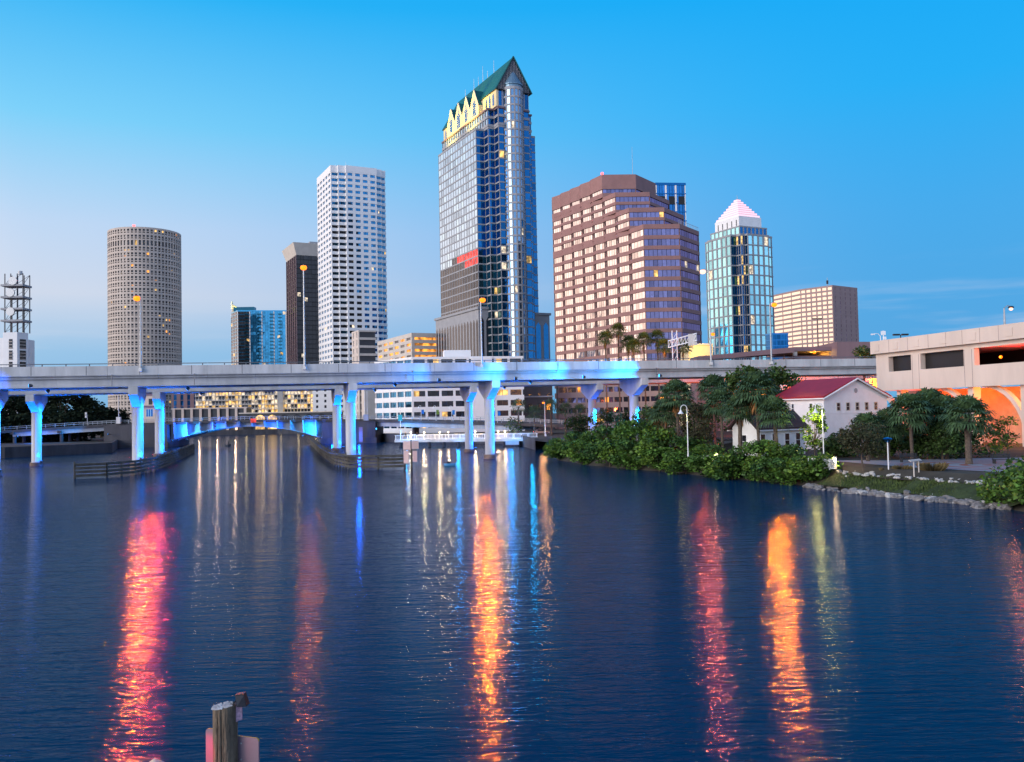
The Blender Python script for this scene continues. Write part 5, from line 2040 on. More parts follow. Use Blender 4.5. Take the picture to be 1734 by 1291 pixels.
for i, (px, d, w_, h_, z0_) in enumerate(lt):
    tree('bank_tree', 'dark tree on the left bank ' + ll[i], 'tree', place(px, d + 34), crown_blobs(60 + i, w_ * 1.25, h_ * .95, z0_ - 2.5, 24, 2.3, 3.4), 22, 1.05, 'leaf_far', 80 + i, .4, 'dark trees on the left bank', fill=.4)

# small park trees
for i, (px, d_, w_, h_, lab) in enumerate(((1118, 132, 2.6, 6.0, 'dark leafy tree behind the palms left of the crook lamp'), (1160, 134, 3.0, 6.6, 'dark leafy tree behind the palm above the crook lamp'), (1200, 136, 3.0, 6.2, 'dark leafy tree between the crook lamp and the oaks'),
                                     (985, 178, 3.2, 4.4, 'dark tree low behind the far bank pier'), (1030, 172, 3.4, 5.0, 'dark tree between the two bank piers'), (1062, 176, 3.0, 4.8, 'dark tree right behind the near bank pier'), (1096, 160, 3.0, 5.4, 'dark tree just right of the near bank pier'),
                                     (1418, 106, 1.5, 1.6, 'dark bushy tree before the side wall of the white house'), (1560, 100, 2.4, 3.6, 'dark bushy tree among the deck corner palms'), (1490, 104, 2.2, 2.3, 'dark bushy tree below the gable of the white house'), (1625, 101, 2.2, 3.0, 'dark bushy tree behind the thick trunked palm'))):
    tree('shade_tree', lab, 'tree', place(px, d_), crown_blobs(130 + i, w_, h_, .5, 20, .9, 1.5), 110, .34, 'leaf_dark', 140 + i, .12, 'dark shade trees in the park', fill=.35)
tree('seagrape_tree', 'bright lime green small tree lit by the lamp beside the white house', 'tree', place(1382, 99), crown_blobs(21, 1.5, 3.9, 1.9, 15, .5, .85), 210, .30, 'leaf_lime', 31, .08, fill=.2)
tree('shrub_tree', 'round olive grey small tree on a thin trunk beside the plaza', 'tree', place(1462, 86), crown_blobs(22, 2.0, 2.7, 1.7, 18, .75, 1.1), 260, .20, 'leaf_grey', 32, .08, 'round park trees', fill=.2)
tree('shrub_tree', 'dark bushy tree behind the blue topped post', 'tree', place(1528, 104), crown_blobs(23, 2.0, 2.6, 1.2, 18, .9, 1.3), 200, .26, 'leaf_dark', 33, .1, 'round park trees')
tree('shrub_tree', 'dark bushy tree left of the thick trunked palm', 'tree', place(1596, 96), crown_blobs(24, 2.1, 3.6, .8, 18, .9, 1.3), 200, .26, 'leaf_dark', 34, .1, 'round park trees')
tree('shrub_tree', 'slender open green tree right of the thick trunked palm', 'tree', place(1707, 90), crown_blobs(25, 1.6, 3.1, 1.4, 16, .5, .9), 190, .24, 'leaf', 35, .07, 'round park trees')
tree('shrub_tree', 'loose bronze green tree behind the crook lamp', 'tree', place(1178, 116), crown_blobs(26, 2.6, 4.0, 2.2, 18, .9, 1.4), 130, .26, 'leaf_grey', 36, .1, 'round park trees')
tree('shrub_tree', 'blue lit bare shrub beside the dock end', 'shrub', place(868, 226), crown_blobs(27, 2.6, 3.2, 1.2, 10, .9, 1.4), 40, .45, 'leaf_dark', 37, .1)
q = place(868, 226)
lamp('shrub_uplight', (q[0] - 1, q[1] - 4, 3), BLUE, 900, .3)
for i, (px, d, w_, h_) in enumerate(((1350, 118, 2.4, 1.2), (1425, 112, 2.6, 1.0), (1620, 98, 3.0, 1.1), (1560, 99, 2.0, .9), (1676, 99, 2.4, .8), (1120, 122, 3.0, 2.0), (1215, 112, 2.4, 1.4), (990, 150, 4.5, 1.8), (1090, 135, 4, 2.2))):
    tree('clipped_shrub', ['low dark hedge shrub before the white house wall', 'low green hedge shrub right of the white railing', 'low dark shrub mound under the thick trunked palm', 'low shrub mound behind the plaza',
                           'low shrub mound by the orange wall', 'dark undergrowth shrub left of the crook lamp', 'dark undergrowth shrub below the small white house', 'dark undergrowth shrub behind the far bank pier', 'dark undergrowth shrub behind the near bank pier'][i], 'shrub',
         place(px, d), crown_blobs(90 + i, w_, h_, .3, 9, .6, 1.0), 60, .28, 'leaf_dark', 95 + i, .06, 'low shrubs behind the shore', fill=.3)


# palms
def palm_crown(mb, c, L, nf, m, r, fan=.55, blades=9, lo=-.75, hi=1.35, bw=.055):
    for k in range(nf):
        a = k * 2.39996 + r.uniform(-.2, .2)
        el = lo + (hi - lo) * ((k + .5) / nf) ** .8 + r.uniform(-.1, .1)
        d_ = Vector((math.cos(a) * math.cos(el), math.sin(a) * math.cos(el), math.sin(el)))
        tip = Vector(c) + d_ * L * r.uniform(.42, .55)
        mb.face([Vector(c), Vector(c) + Vector((0, 0, .05)), tip + Vector((0, 0, .02)), tip], m)
        side = d_.cross(Vector((0, 0, 1)))
        side = side.normalized() if side.length > .05 else Vector((1, 0, 0))
        up = side.cross(d_)
        for b_ in range(blades):
            t = (b_ / (blades - 1) - .5) * 2
            an = t * 1.75
            v = (d_ * math.cos(an) + side * math.sin(an) * .9 + up * (.12 - .1 * abs(t))).normalized()
            ln = L * fan * (1 - .25 * abs(t)) * r.uniform(.85, 1.1)
            e1 = tip + v * ln * .6
            e2 = tip + v * ln + Vector((0, 0, -ln * r.uniform(.28, .5)))
            wv = v.cross(up).normalized() * L * bw * .5
            mb.face([tip, e1 + wv, e2, e1 - wv], m)


def palm(name, label, base, h, L, nf, leaf, seed, group, tr=.16, skirt=0, blades=9, trunk='palm_bark', fan=.55, fat=1.0, bw=.055):
    r = random.Random(seed)
    t = thing(name, label, 'palm tree', base, group)
    c = (base[0] + r.uniform(-.2, .2), base[1], base[2] + h)
    mb = MB()
    n = 7
    pts = [(base[0] + (c[0] - base[0]) * (k / n) ** 1.6, base[1], base[2] - .2 + (h + .2) * k / n) for k in range(n + 1)]
    mb.path(pts, [tr * (1.35 if k == 0 else 1.0 + .12 * (k % 2)) * (fat if k > n * .55 else 1) for k in range(n + 1)], trunk, 8)
    mb.build('trunk', t)
    mb = MB()
    palm_crown(mb, c, L, nf, leaf, r, fan, blades, bw=bw)
    mb.build('crown', t)
    if skirt:
        mb = MB()
        for k in range(skirt):
            a = r.uniform(0, 6.283)
            z = -r.uniform(.1, .55) * L
            p = Vector((c[0] + math.cos(a) * tr, c[1] + math.sin(a) * tr, c[2] + z))
            for _ in range(4):
                v = Vector((math.cos(a) * r.uniform(.1, .5), math.sin(a) * r.uniform(.1, .5), -1)).normalized() * L * r.uniform(.35, .6)
                w_ = Vector((-math.sin(a), math.cos(a), 0)) * L * .03
                mb.face([p, p + v * .6 + w_, p + v, p + v * .6 - w_], 'skirt')
        mb.build('dry_skirt', t)
    return t


G1 = 'sabal palms in the park'
for i, (px, cy, d, L, tr, sk, lab) in enumerate((
        (1286, 663, 104, 2.7, .17, 14, 'tallest sabal palm with a shaggy brown skirt before the oaks'),
        (1316, 702, 101, 2.3, .22, 0, 'sabal palm with stubby boots before the small white house'),
        (1254, 695, 106, 2.2, .24, 6, 'short sabal palm left of the tallest one'),
        (1150, 672, 119, 2.6, .17, 12, 'sabal palm above the crook lamp beside the near bank pier'),
        (1128, 700, 122, 2.3, .17, 8, 'sabal palm half hidden behind the crook lamp mangroves'),
        (1224, 686, 113, 2.5, .16, 0, 'thin sabal palm over the dark parked van'),
        (1212, 660, 128, 2.5, .17, 0, 'sabal palm in the shade left of the oaks'),
        (1641, 708, 88, 2.5, .30, 0, 'thick trunked sabal palm by the plaza before the orange wall'),
        (1545, 699, 95, 2.5, .18, 0, 'sabal palm in front of the deck building corner'),
        (1576, 694, 99, 2.6, .18, 0, 'second sabal palm in front of the deck building corner'),
        (1604, 703, 97, 2.5, .18, 0, 'sabal palm leaning against the arches left of the thick trunked one'),
        (1505, 722, 97, 2.1, .18, 0, 'sabal palm over the gable end of the white house'),
        (1470, 726, 96, 2.0, .18, 0, 'sabal palm behind the round olive tree'))):
    b_ = place(px, d)
    h_ = HZ(px, cy, d) - GZ
    palm('sabal_palm', lab, b_, h_, L * 1.12, 64, 'frond', 200 + i, G1, tr, sk, 13, bw=.075)
G2 = 'tall fan palms behind the expressway'
for i, (px, cy, lab) in enumerate(((1027, 574, 'fan palm, leftmost of the row rising over the expressway'), (1049, 561, 'tallest fan palm of the row over the expressway'), (1064, 582, 'fan palm with an orange skirt right of the tallest one'),
                                   (1076, 588, 'shorter fan palm in the middle of the row'), (1093, 577, 'fan palm before the corner of the brown tower'), (1116, 573, 'fan palm with a broad crown and orange skirt before the violet windows'),
                                   (1127, 588, 'fan palm pressed against the broad crowned one'), (1158, 590, 'fan palm beside the white sign gantry'))):
    d_ = 214 + (i % 3) * 3
    b_ = place(px + 2, d_)
    palm('fan_palm', lab, b_, HZ(px, cy, d_) - GZ, 2.6, 46, 'frond_w', 300 + i, G2, .17, 16 if i in (2, 5, 6) else 6, 9, fan=.62, bw=.075)
G3 = 'small palms on the quay under the expressway'
for i, (px, cy, lab) in enumerate(((878, 690, 'small palm at the foot of the grey stone building'), (905, 700, 'blue lit small palm on the quay before the stone building'), (934, 690, 'small palm glowing yellow beside the orange street lamp'),
                                   (958, 695, 'dark small palm right of the orange street lamp'), (982, 698, 'dark small palm just left of the far bank pier'))):
    d_ = 226 + i
    b_ = place(px, d_)
    palm('quay_palm', lab, b_, HZ(px, cy, d_) - GZ, 2.9, 32, 'frond', 330 + i, G3, .2, 0, 8)
q = P(921, 681, 224)
street_lamp(923, 225, 920, 682, GZ, 1600, (1, .45, .10), 'bulb_o', 'short orange street lamp among the quay palms', hr=.3, group='street lamps on the quay')
q = P(900, 712, 220)
lamp('palm_uplight', (q.x, 219, 3.4), (.0, .35, .8), 1100, .3)
lamp('skirt_light', (GX(1068, 208, 17), 205, 18.5), (1, .36, .04), 3000, .5)
lamp('skirt_light', (GX(1120, 206, 17), 205, 18.5), (1, .36, .04), 3000, .5)

# grass tufts on the bank and ornamental grass clumps
r6 = random.Random(6)
mb = MB()
for _ in range(5200):
    q = bank_pt(r6.uniform(1374, 1690), r6.uniform(.9, 3.5))
    o = (q - bank_pt(1500, 0)).length
    z = .35
    a = r6.uniform(0, 6.283)
    # height of the strip at this offset
    xs = min(range(len(bank)), key=lambda i: (bank[i] - q).length)
    p = Vector((q.x, q.y, 0))
    k = r6.uniform(.10, .24)
    dxy = Vector((math.cos(a), math.sin(a), 0))
    mb.v, mb.f, mb.mi, mb.mats = mb.v, mb.f, mb.mi, mb.mats
    mb.face([p + dxy * .05, p - dxy * .05, p + dxy.orthogonal() * .08 + Vector((0, 0, k))], 'grass')
# settle each blade on the sloping strip
gz = []
for px in range(1370, 1704, 4):
    gz.append((bank_pt(px, 0), bank_pt(px, 4)))
vv = []
for i in range(0, len(mb.v), 3):
    p = Vector(mb.v[i][:2])
    a, c = min(gz, key=lambda g: (g[0] - p).length)
    t = max(0, min(1, ((p - a).dot((c - a).normalized()) - .9) / 2.5))
    for k in range(3):
        x, y, z = mb.v[i + k]
        vv.append((x, y, z + .33 + .95 * t))
mb.v = vv
tag(mb.build('grass'), 'short green grass between the two lines of shore rocks', 'grass', kind='stuff')
M_['straw'] = mat('straw_grass', (.16, .12, .055), .9, var=.35, scale=1.5, island=.35, spec=.1)
proto = None
for i, (px, off, s_, lab) in enumerate(((1495, 6.2, 1.15, 'large tawny grass clump in the mulch below the blue topped post'), (1446, 5.8, .8, 'tawny grass clump at the foot of the round olive tree'), (1425, 5.2, .55, 'small tawny grass clump right of the bollard lamp'),
                                        (1618, 5.6, .6, 'lone tawny grass clump at the plaza edge'), (1530, 19, 1.0, 'pale grass clump behind the plaza left of the bench'), (1556, 22, 1.0, 'reddish grass clump behind the plaza'), (1602, 21, 1.1, 'grass clump on the far edge of the plaza'))):
    q = bank_pt(px, off)
    z = min(GZ, 1.28 + (off - 3.3) * .15) if off < 9 else GZ
    if proto is None:
        proto = thing('grass_clump', lab, 'ornamental grass', (0, 0, 0), 'ornamental grass clumps')
        mb = MB()
        for _ in range(420):
            a, k = r6.uniform(0, 6.283), r6.random() ** .6
            d_ = Vector((math.cos(a), math.sin(a), 0))
            p = d_ * k * .55
            tip = d_ * (k * 1.15 + .1) + Vector((0, 0, r6.uniform(.5, .95)))
            w_ = d_.orthogonal() * .03
            mb.face([p + w_, p - w_, p.lerp(tip, .6) + Vector((0, 0, .16)), tip], 'straw')
        mb.build('blades', proto)
        proto.location, proto.scale = (q.x, q.y, z), (s_,) * 3
    else:
        dup(proto, (q.x, q.y, z), i, s_, lab, 'ornamental grass clumps')

# rip rap: every rock of the shore line an object
def rock_mesh(seed, m):
    r = random.Random(seed)
    mb = MB()
    n, rows_ = 8, 5
    prof = []
    ph = [r.uniform(0, 6.28) for _ in range(4)]
    i0 = len(mb.v)
    for j in range(rows_ + 1):
        th = math.pi * j / rows_
        for k in range(n):
            a = 2 * math.pi * k / n
            rr = 1 + .22 * math.sin(2 * a + ph[0]) + .16 * math.sin(3 * a + ph[1] + j) + r.uniform(-.14, .14)
            mb.v.append((rr * math.sin(th) * math.cos(a) + .001 * k, rr * math.sin(th) * math.sin(a) * .8, -.62 * math.cos(th) * (1 + r.uniform(-.12, .12) * (0 < j < rows_))))
    mk = mb.m(m)
    for j in range(rows_):
        for k in range(n):
            mb.f.append((i0 + j * n + k, i0 + j * n + (k + 1) % n, i0 + (j + 1) * n + (k + 1) % n, i0 + (j + 1) * n + k))
            mb.mi.append(mk)
    return mb


protos = [rock_mesh(k, 'rock_pale' if k in (2, 5) else 'rock').build('shore_rock') for k in range(6)]
cnt = 0
for i in range(280):
    hi_row = i % 4 == 3
    px = 1366 + (1690 - 1366) * (i + r6.uniform(-.5, .5)) / 280
    off = r6.uniform(3.3, 4.5) if hi_row else r6.uniform(-.6, 1.25)
    if i < 62 and not hi_row and r6.random() < .35:
        off = r6.uniform(3.0, 6.2)
    q = bank_pt(px, off)
    pale = hi_row and r6.random() < .75 or r6.random() < .18 or off > 3
    k = r6.choice((2, 5)) if pale else r6.choice((0, 1, 3, 4))
    s_ = .17 + .40 * r6.random() ** 1.8 if not hi_row else r6.uniform(.16, .34)
    if cnt < 6 and protos[cnt].get('category') is None and False:
        pass
    o = protos[k] if not protos[k].get('category') else protos[k].copy()
    if o.name not in COL.objects:
        COL.objects.link(o)
    o.location = (q.x, q.y, max(.06, .42 * off - .30) if off < 3.2 else 1.34 + .12 * (off - 3.3))
    o.rotation_euler = (r6.uniform(-.4, .4), r6.uniform(-.4, .4), r6.uniform(0, 6.28))
    o.scale = (s_ * r6.uniform(.9, 1.5), s_, s_ * r6.uniform(.8, 1.1))
    up_ = off > 3
    tag(o, f'{"pale limestone" if k in (2, 5) else "dark grey"} rock lying {"above the grass strip in the upper line of rocks" if up_ else "at the waterline of the park shore"}', 'rock',
        f'{"pale" if k in (2, 5) else "grey"} rocks {"of the upper line" if up_ else "at the waterline"}')

# ------------------------------------------------------------------ houses in the park
def house(name, label, px0, d0, px1, d1, px2, z_e, z_r, gable_front, roof, wall, base=GZ):
    """Corner at px0; front wall to px1; side back-left to px2; ridge across the gable side."""
    a, b_ = Vector((GX(px0, d0, 6), d0)), Vector((GX(px1, d1, 6), d1))
    u_ = (b_ - a).normalized()
    v_ = Vector((-u_.y, u_.x))
    lo, hi = 0, 40
    for _ in range(40):
        m_ = (lo + hi) / 2
        q = a + v_ * m_
        if GX(px2, q.y, 6) < q.x:
            lo = m_
        else:
            hi = m_
    c_, d_ = b_ + v_ * lo, a + v_ * lo
    B = Bld(name, label, (*a, base), 'house')
    W, Rf = B.mb('wall'), B.mb('roof')
    fp = [tuple(a), tuple(b_), tuple(c_), tuple(d_)]
    W.prism(fp, base - .5, z_e, wall, top=False)
    ov = .45
    if gable_front:
        r0_, r1_ = (a + b_) / 2, (c_ + d_) / 2
        W.face([(*a, z_e), (*b_, z_e), (*r0_, z_r)], wall)
        W.face([(*c_, z_e), (*d_, z_e), (*r1_, z_r)], wall)
        e = ((a, d_, -u_), (b_, c_, u_))
        ax = v_
    else:
        r0_, r1_ = (a + d_) / 2, (b_ + c_) / 2
        W.face([(*d_, z_e), (*a, z_e), (*r0_, z_r)], wall)
        W.face([(*b_, z_e), (*c_, z_e), (*r1_, z_r)], wall)
        e = ((a, b_, -v_), (d_, c_, v_))
        ax = u_
    R0, R1 = r0_ - ax * ov, r1_ + ax * ov
    for p, q, o in e:
        half = ((p - (r0_ if gable_front or p in (a,) else r0_)).dot(o))
        half = abs((p - r0_).dot(o))
        sl = (z_r - z_e) / half
        p_, q_ = p + o * ov - ax * ov, q + o * ov + ax * ov
        ze = z_e - sl * ov
        f = [(*p_, ze + .05), (*q_, ze + .05), (*R1, z_r + .05), (*R0, z_r + .05)]
        Rf.hexa(f, [(x, y, z + .22) for x, y, z in f], roof)
        tr_ = B.mb('eaves')
        tr_.wall(p_, q_, ze - .12, ze + .05, -.06, .06, 'white_paint')
    tr_ = B.mb('eaves')
    return B, a, b_, c_, d_, u_, v_, fp


B, a, b_, c_, d_, u_, v_, fp = house('white_house', 'two storey white house with a dark red roof and five small gable windows', 1396, 124, 1503, 129, 1314, 9.4, 11.9, True, 'red_tile', 'white_paint')
nrm = Vector((u_.y, -u_.x))


def opening(B, p, w_, z0_, z1_, uu, nn, m='w_dark', trim='cream'):
    q0, q1 = p - uu * w_ / 2, p + uu * w_ / 2
    mb = MB()
    mb.face([(*(q0 + nn * .03), z0_), (*(q1 + nn * .03), z0_), (*(q1 + nn * .03), z1_), (*(q0 + nn * .03), z1_)], m)
    wo = mb.build('window', B.root)
    mb = MB()
    for s0, s1, za, zb_ in ((-.1, .0, z0_ - .1, z1_ + .1), (w_, w_ + .1, z0_ - .1, z1_ + .1)):
        e0, e1 = q0 + uu * s0, q0 + uu * s1
        mb.hexa([(*(e0 + nn * .07), za), (*(e1 + nn * .07), za), (*e1, za), (*e0, za)], [(*(e0 + nn * .07), zb_), (*(e1 + nn * .07), zb_), (*e1, zb_), (*e0, zb_)], trim)
    for za, zb_ in ((z0_ - .1, z0_), (z1_, z1_ + .1), ((z0_ + z1_) / 2 - .03, (z0_ + z1_) / 2 + .03)):
        e0, e1 = q0, q1
        mb.hexa([(*(e0 + nn * .06), za), (*(e1 + nn * .06), za), (*e1, za), (*e0, za)], [(*(e0 + nn * .06), zb_), (*(e1 + nn * .06), zb_), (*e1, zb_), (*e0, zb_)], trim)
    mb.build('frame', wo)


W_ = (b_ - a).length
for k in range(5):
    opening(B, a + u_ * W_ * (.22 + .148 * k), .55, 7.5, 8.5, u_, nrm)
opening(B, a + u_ * W_ * .25, .6, 3.6, 4.9, u_, nrm)
opening(B, a + u_ * W_ * .6, .6, 3.6, 4.9, u_, nrm)
mb = MB()
ctr_ = a + u_ * W_ * .5 + nrm * .05
mb.face([(*(ctr_ + u_ * .32 * math.cos(t * math.pi / 8)), 10.25 + .36 * math.sin(t * math.pi / 8)) for t in range(16)], 'granite')
mb.build('vent', B.root)
B.mb('band').wall(a, b_, 7.05, 7.18, .0, .05, 'white_paint')
nl = -u_
for k, (t, w_, z0_, z1_) in enumerate(((.25, .5, 7.2, 8.5), (.62, .4, 7.2, 8.5), (.3, .6, 3.4, 4.9))):
    p = a.lerp(d_, t)
    opening(B, p, w_, z0_, z1_, -v_, nl, 'w_dark', 'white_paint')
for p, q in ((a - u_ * .5 - v_ * .47, (a + b_) / 2 - v_ * .47), (b_ + u_ * .5 - v_ * .47, (a + b_) / 2 - v_ * .47)):
    B.mb('gable_trim').tube((*p, 9.08), (*q, 11.95), .13, .13, 'white_paint', 6)
B.done()
B, a, b_, c_, d_, u_, v_, fp = house('white_house', 'small single storey white house with a dark shingle roof behind the sabal palms', 1281, 111, 1362, 115, 1240, 5.6, 7.4, False, 'brown_roof', 'white_paint')
nrm = Vector((u_.y, -u_.x))
for t in (.12, .36, .62, .85):
    opening(B, a.lerp(b_, t), .75, 3.0, 4.7, u_, nrm, 'w_dark', 'white_paint')
opening(B, a.lerp(d_, .5), .7, 3.0, 4.6, -v_, -u_, 'w_dark', 'white_paint')
B.done()

# ------------------------------------------------------------------ park furniture
def railing(px0, d0_, px1, d1_, label, z=GZ, n=22, h=1.05):
    a, c = Vector((GX(px0, d0_, z), d0_)), Vector((GX(px1, d1_, z), d1_))
    t = thing('white_railing', label, 'railing', (*a, z), 'white railings by the shore')
    mb = MB()
    for zz in (.12, h - .06):
        mb.wall(a, c, z + zz, z + zz + .07, -.035, .035, 'white_paint')
    mb.build('rail', t)
    dv = (c - a).normalized()
    for k in range(n + 1):
        q = a.lerp(c, k / n)
        post = k % 6 == 0
        mb = MB()
        w_ = .10 if post else .045
        mb.wall(q - dv * w_ / 2, q + dv * w_ / 2, z + (0 if post else .19), z + (h + .03 if post else h - .06), -w_ / 2 + .002, w_ / 2 - .002, 'white_paint')
        mb.build('post' if post else 'baluster', t)


q = bank_pt(1378, 5.2)
railing(1370, q.y + 1.2, 1413, q.y - 1.6, 'white railing beside the glowing bollard above the rocks', 1.75)
q = bank_pt(1208, 4.0)
railing(1192, q.y + 1, 1228, q.y - .6, 'short white railing in the gap between the mangroves', 1.5, 14)
t = thing('bollard_lamp', 'stout white bollard lamp glowing at the railing end', 'lamp', (GX(1414, 90.5, 2), 90.5, 1.75))
x, y = GX(1414, 90.2, 2), 90.2
mb = MB()
mb.lathe((x, y, 1.7), [(.21, 0), (.19, .1), (.17, .8), (.19, .84)], 'white_paint', 14)
mb.build('post', t)
mb = MB()
mb.lathe((x, y, 2.54), [(.15, 0), (.15, .22), (.02, .24)], 'bulb_w', 12)
mb.build('lens', t)
mb = MB()
mb.lathe((x, y, 2.8), [(.21, 0), (.20, .08), (.04, .16)], 'white_paint', 14)
mb.build('cap', t)
lamp('lens_light', (x - .3, y - .5, 2.7), (1, .66, .34), 260, .15, t)
x, y = GX(1213, bank_pt(1213, 4).y, 2), bank_pt(1213, 4).y
t = thing('rail_lamp', 'small bright lamp on the railing in the mangrove gap', 'lamp', (x, y - .3, 1.5))
mb = MB()
mb.tube((x, y - .3, 1.5), (x, y - .3, 2.6), .05, .05, 'white_paint')
mb.build('post', t)
mb = MB()
mb.ball((x, y - .3, 2.7), .15, 'bulb_w', 8)
mb.build('globe', t)
lamp('globe_light', (x - .3, y - .8, 2.7), (1, .8, .5), 120, .15, t)


def crook(px, d_, y0, y1, label, on, base=GZ):
    h_, b_ = P(px, y0, d_), P(px, y1, d_)
    x, z0_, z1_ = h_.x, base, h_.z
    t = thing('crook_lamp', label, 'street lamp', (x, d_, z0_), 'white shepherd crook lamps in the park')
    mb = MB()
    mb.tube((x, d_, z0_), (x, d_, z1_ - 1.0), .075, .055, 'white_paint')
    mb.tube((x, d_, z0_), (x, d_, z0_ + .6), .12, .10, 'white_paint')
    mb.build('pole', t)
    mb = MB()
    pts = [(x - .38 + .38 * math.cos(a), d_, z1_ - .42 + .42 * math.sin(a)) for a in [math.pi * k / 8 for k in range(9)]]
    mb.path([(x, d_, z1_ - 1.05)] + pts + [(x - .76, d_, z1_ - .62)], [.05] + [.045] * 10, 'white_paint', 6)
    mb.build('arm', t)
    mb = MB()
    mb.lathe((x - .76, d_, z1_ - 1.05), [(.36, 0), (.33, .06), (.17, .22), (.12, .40), (.05, .46)], 'white_paint', 12)
    mb.build('lamp_shade', t)
    if on:
        lamp('shade_light', (x - .76, d_ - .1, z1_ - 1.25), (1, .90, .25), on, .15, t)


crook(1163, 107.5, 686, 745, 'white shepherd crook lamp standing among the mangroves', 60)
crook(1392, 97.2, 683, 765, 'white shepherd crook lamp half hidden by the lime green tree', 420)
# blue topped post
x, y = GX(1504, 83.5, 3), 83.5
t = thing('path_light', 'slim pale post with a flat blue lit head beside the plaza', 'lamp', (x, y, GZ))
zt_ = HZ(1504, 744, 83.5)
mb = MB()
mb.tube((x, y, GZ), (x, y, zt_), .06, .05, 'white_paint')
mb.build('pole', t)
mb = MB()
mb.lathe((x, y, zt_ - .05), [(.42, .0), (.45, .10), (.30, .18), (.03, .24)], 'g_blue', 16)
mb.lathe((x, y, zt_ - .30), [(.10, 0), (.34, .16), (.10, .24)], 'g_blue', 14)
mb.build('lamp_head', t)
# lectern style rail by the water
x0, y0 = GX(1543, 79.5, 2), 79.5
x1, y1 = GX(1557, 81, 2), 81
t = thing('reading_rail', 'cream framed information rail on two posts at the plaza edge', 'sign', (x0, y0, 1.9))
for x, y in ((x0 + .25, y0), (x1 - .05, y1)):
    mb = MB()
    mb.tube((x, y, 1.6), (x, y, 2.95), .06, .06, 'cream')
    mb.build('post', t)
mb = MB()
mb.hexa([(x0 - .1, y0 - .25, 2.92), (x1 + .15, y1 - .25, 2.92), (x1 + .15, y1 + .25, 3.02), (x0 - .1, y0 + .25, 3.02)], [(x0 - .1, y0 - .25, 3.0), (x1 + .15, y1 - .25, 3.0), (x1 + .15, y1 + .25, 3.10), (x0 - .1, y0 + .25, 3.10)], 'cream')
mb.build('panel', t)
# benches
for i, (px, d_, rz) in enumerate(((1540, 93, .2), (1698, 88, .1))):
    x = GX(px, d_, 2)
    t = thing('park_bench', ['dark bench on the plaza behind the information rail', 'dark bench below the slender tree at the plaza'][i], 'bench', (x, d_, GZ), 'dark benches on the plaza')
    mb = MB()
    for k in range(4):
        mb.box((x, d_ - .22 + .14 * k, GZ + .47), (1.9, .11, .05), 'dark_steel', 0)
    mb.build('seat', t)
    mb = MB()
    for k in range(3):
        mb.box((x, d_ + .32 + .02 * k, GZ + .62 + .14 * k), (1.9, .04, .10), 'dark_steel', 0)
    mb.build('backrest', t)
    for s_ in (-.8, .8):
        mb = MB()
        mb.box((x + s_, d_, GZ + .23), (.07, .5, .44), 'dark_steel')
        mb.box((x + s_, d_ + .30, GZ + .48), (.07, .06, .94), 'dark_steel')
        mb.build('leg', t)


# parked vehicles
def vehicle(name, label, c, L, Wd, H, body, rz, prof, tail=True):
    t = thing(name, label, 'van' if 'van' in name else 'car', (c[0], c[1], c[2]), None)
    cs, sn = math.cos(rz), math.sin(rz)

    def w3(x, y, z): return (c[0] + x * cs - y * sn, c[1] + x * sn + y * cs, c[2] + z)
    mb = MB()
    A = [w3(x * L, -Wd / 2 * (1 if z < .62 else .86), z * H) for x, z in prof]
    Bk = [w3(x * L, Wd / 2 * (1 if z < .62 else .86), z * H) for x, z in prof]
    mb.face(A, body)
    mb.face(Bk[::-1], body)
    for i in range(len(prof)):
        j = (i + 1) % len(prof)
        mb.face([A[j], A[i], Bk[i], Bk[j]], body)
    mb.build('body', t)
    for x in (-.32, .31):
        for y in (-1, 1):
            mb = MB()
            mb.tube(w3(x * L, y * Wd * .40, .33), w3(x * L, y * Wd * .51, .33), .33, .33, 'black', 14)
            wh = mb.build('wheel', t)
            mb = MB()
            mb.tube(w3(x * L, y * Wd * .512, .33), w3(x * L, y * Wd * .52, .33), .19, .19, 'steel', 10)
            mb.build('rim', wh)
    for y in (-1, 1):
        mb = MB()
        mb.face([w3(-.30 * L, y * (Wd * .455), .63 * H), w3(.16 * L, y * (Wd * .455), .63 * H), w3(.10 * L, y * (Wd * .437), .92 * H), w3(-.26 * L, y * (Wd * .437), .92 * H)][::y], 'w_dark')
        mb.build('window', t)
        mb = MB()
        mb.box(w3(-.502 * L, y * Wd * .38, .52 * H), (.05, .22, .16), 'bulb_r' if tail else 'red_tile', rz)
        mb.build('taillight', t)
    return t


suv = [(-.5, .16), (-.5, .62), (-.46, .95), (-.42, 1.0), (.12, 1.0), (.24, .66), (.47, .58), (.5, .40), (.5, .16)]
car = [(-.5, .2), (-.5, .60), (-.40, .68), (-.24, .98), (.05, 1.0), (.22, .66), (.46, .56), (.5, .38), (.5, .2)]
M_['pale_paint'] = mat('pale_car_paint', (.55, .50, .46), .3, .2, var=.03, scale=1)
x = GX(1232, 118, 3)
vehicle('parked_van', 'dark van with a red tail light parked behind the mangrove gap', (x, 118, GZ), 4.8, 1.95, 1.95, 'black', math.pi * .93, suv)
x = GX(917, 246, 3)
vehicle('parked_car', 'pale car on the quay road beside the orange street lamp', (x, 246, GZ), 4.4, 1.8, 1.5, 'pale_paint', .1, car)
lamp('street_glow', (GX(917, 240, 6), 238, 7), (1, .5, .3), 500, .3)
# red light among the undergrowth by the van
for px, d_, z in ((1200, 124, 4.2), (1192, 121, 2.8)):
    lamp('tail_glow', (GX(px, d_, z), d_, z), (1, .10, .02), 420, .3)

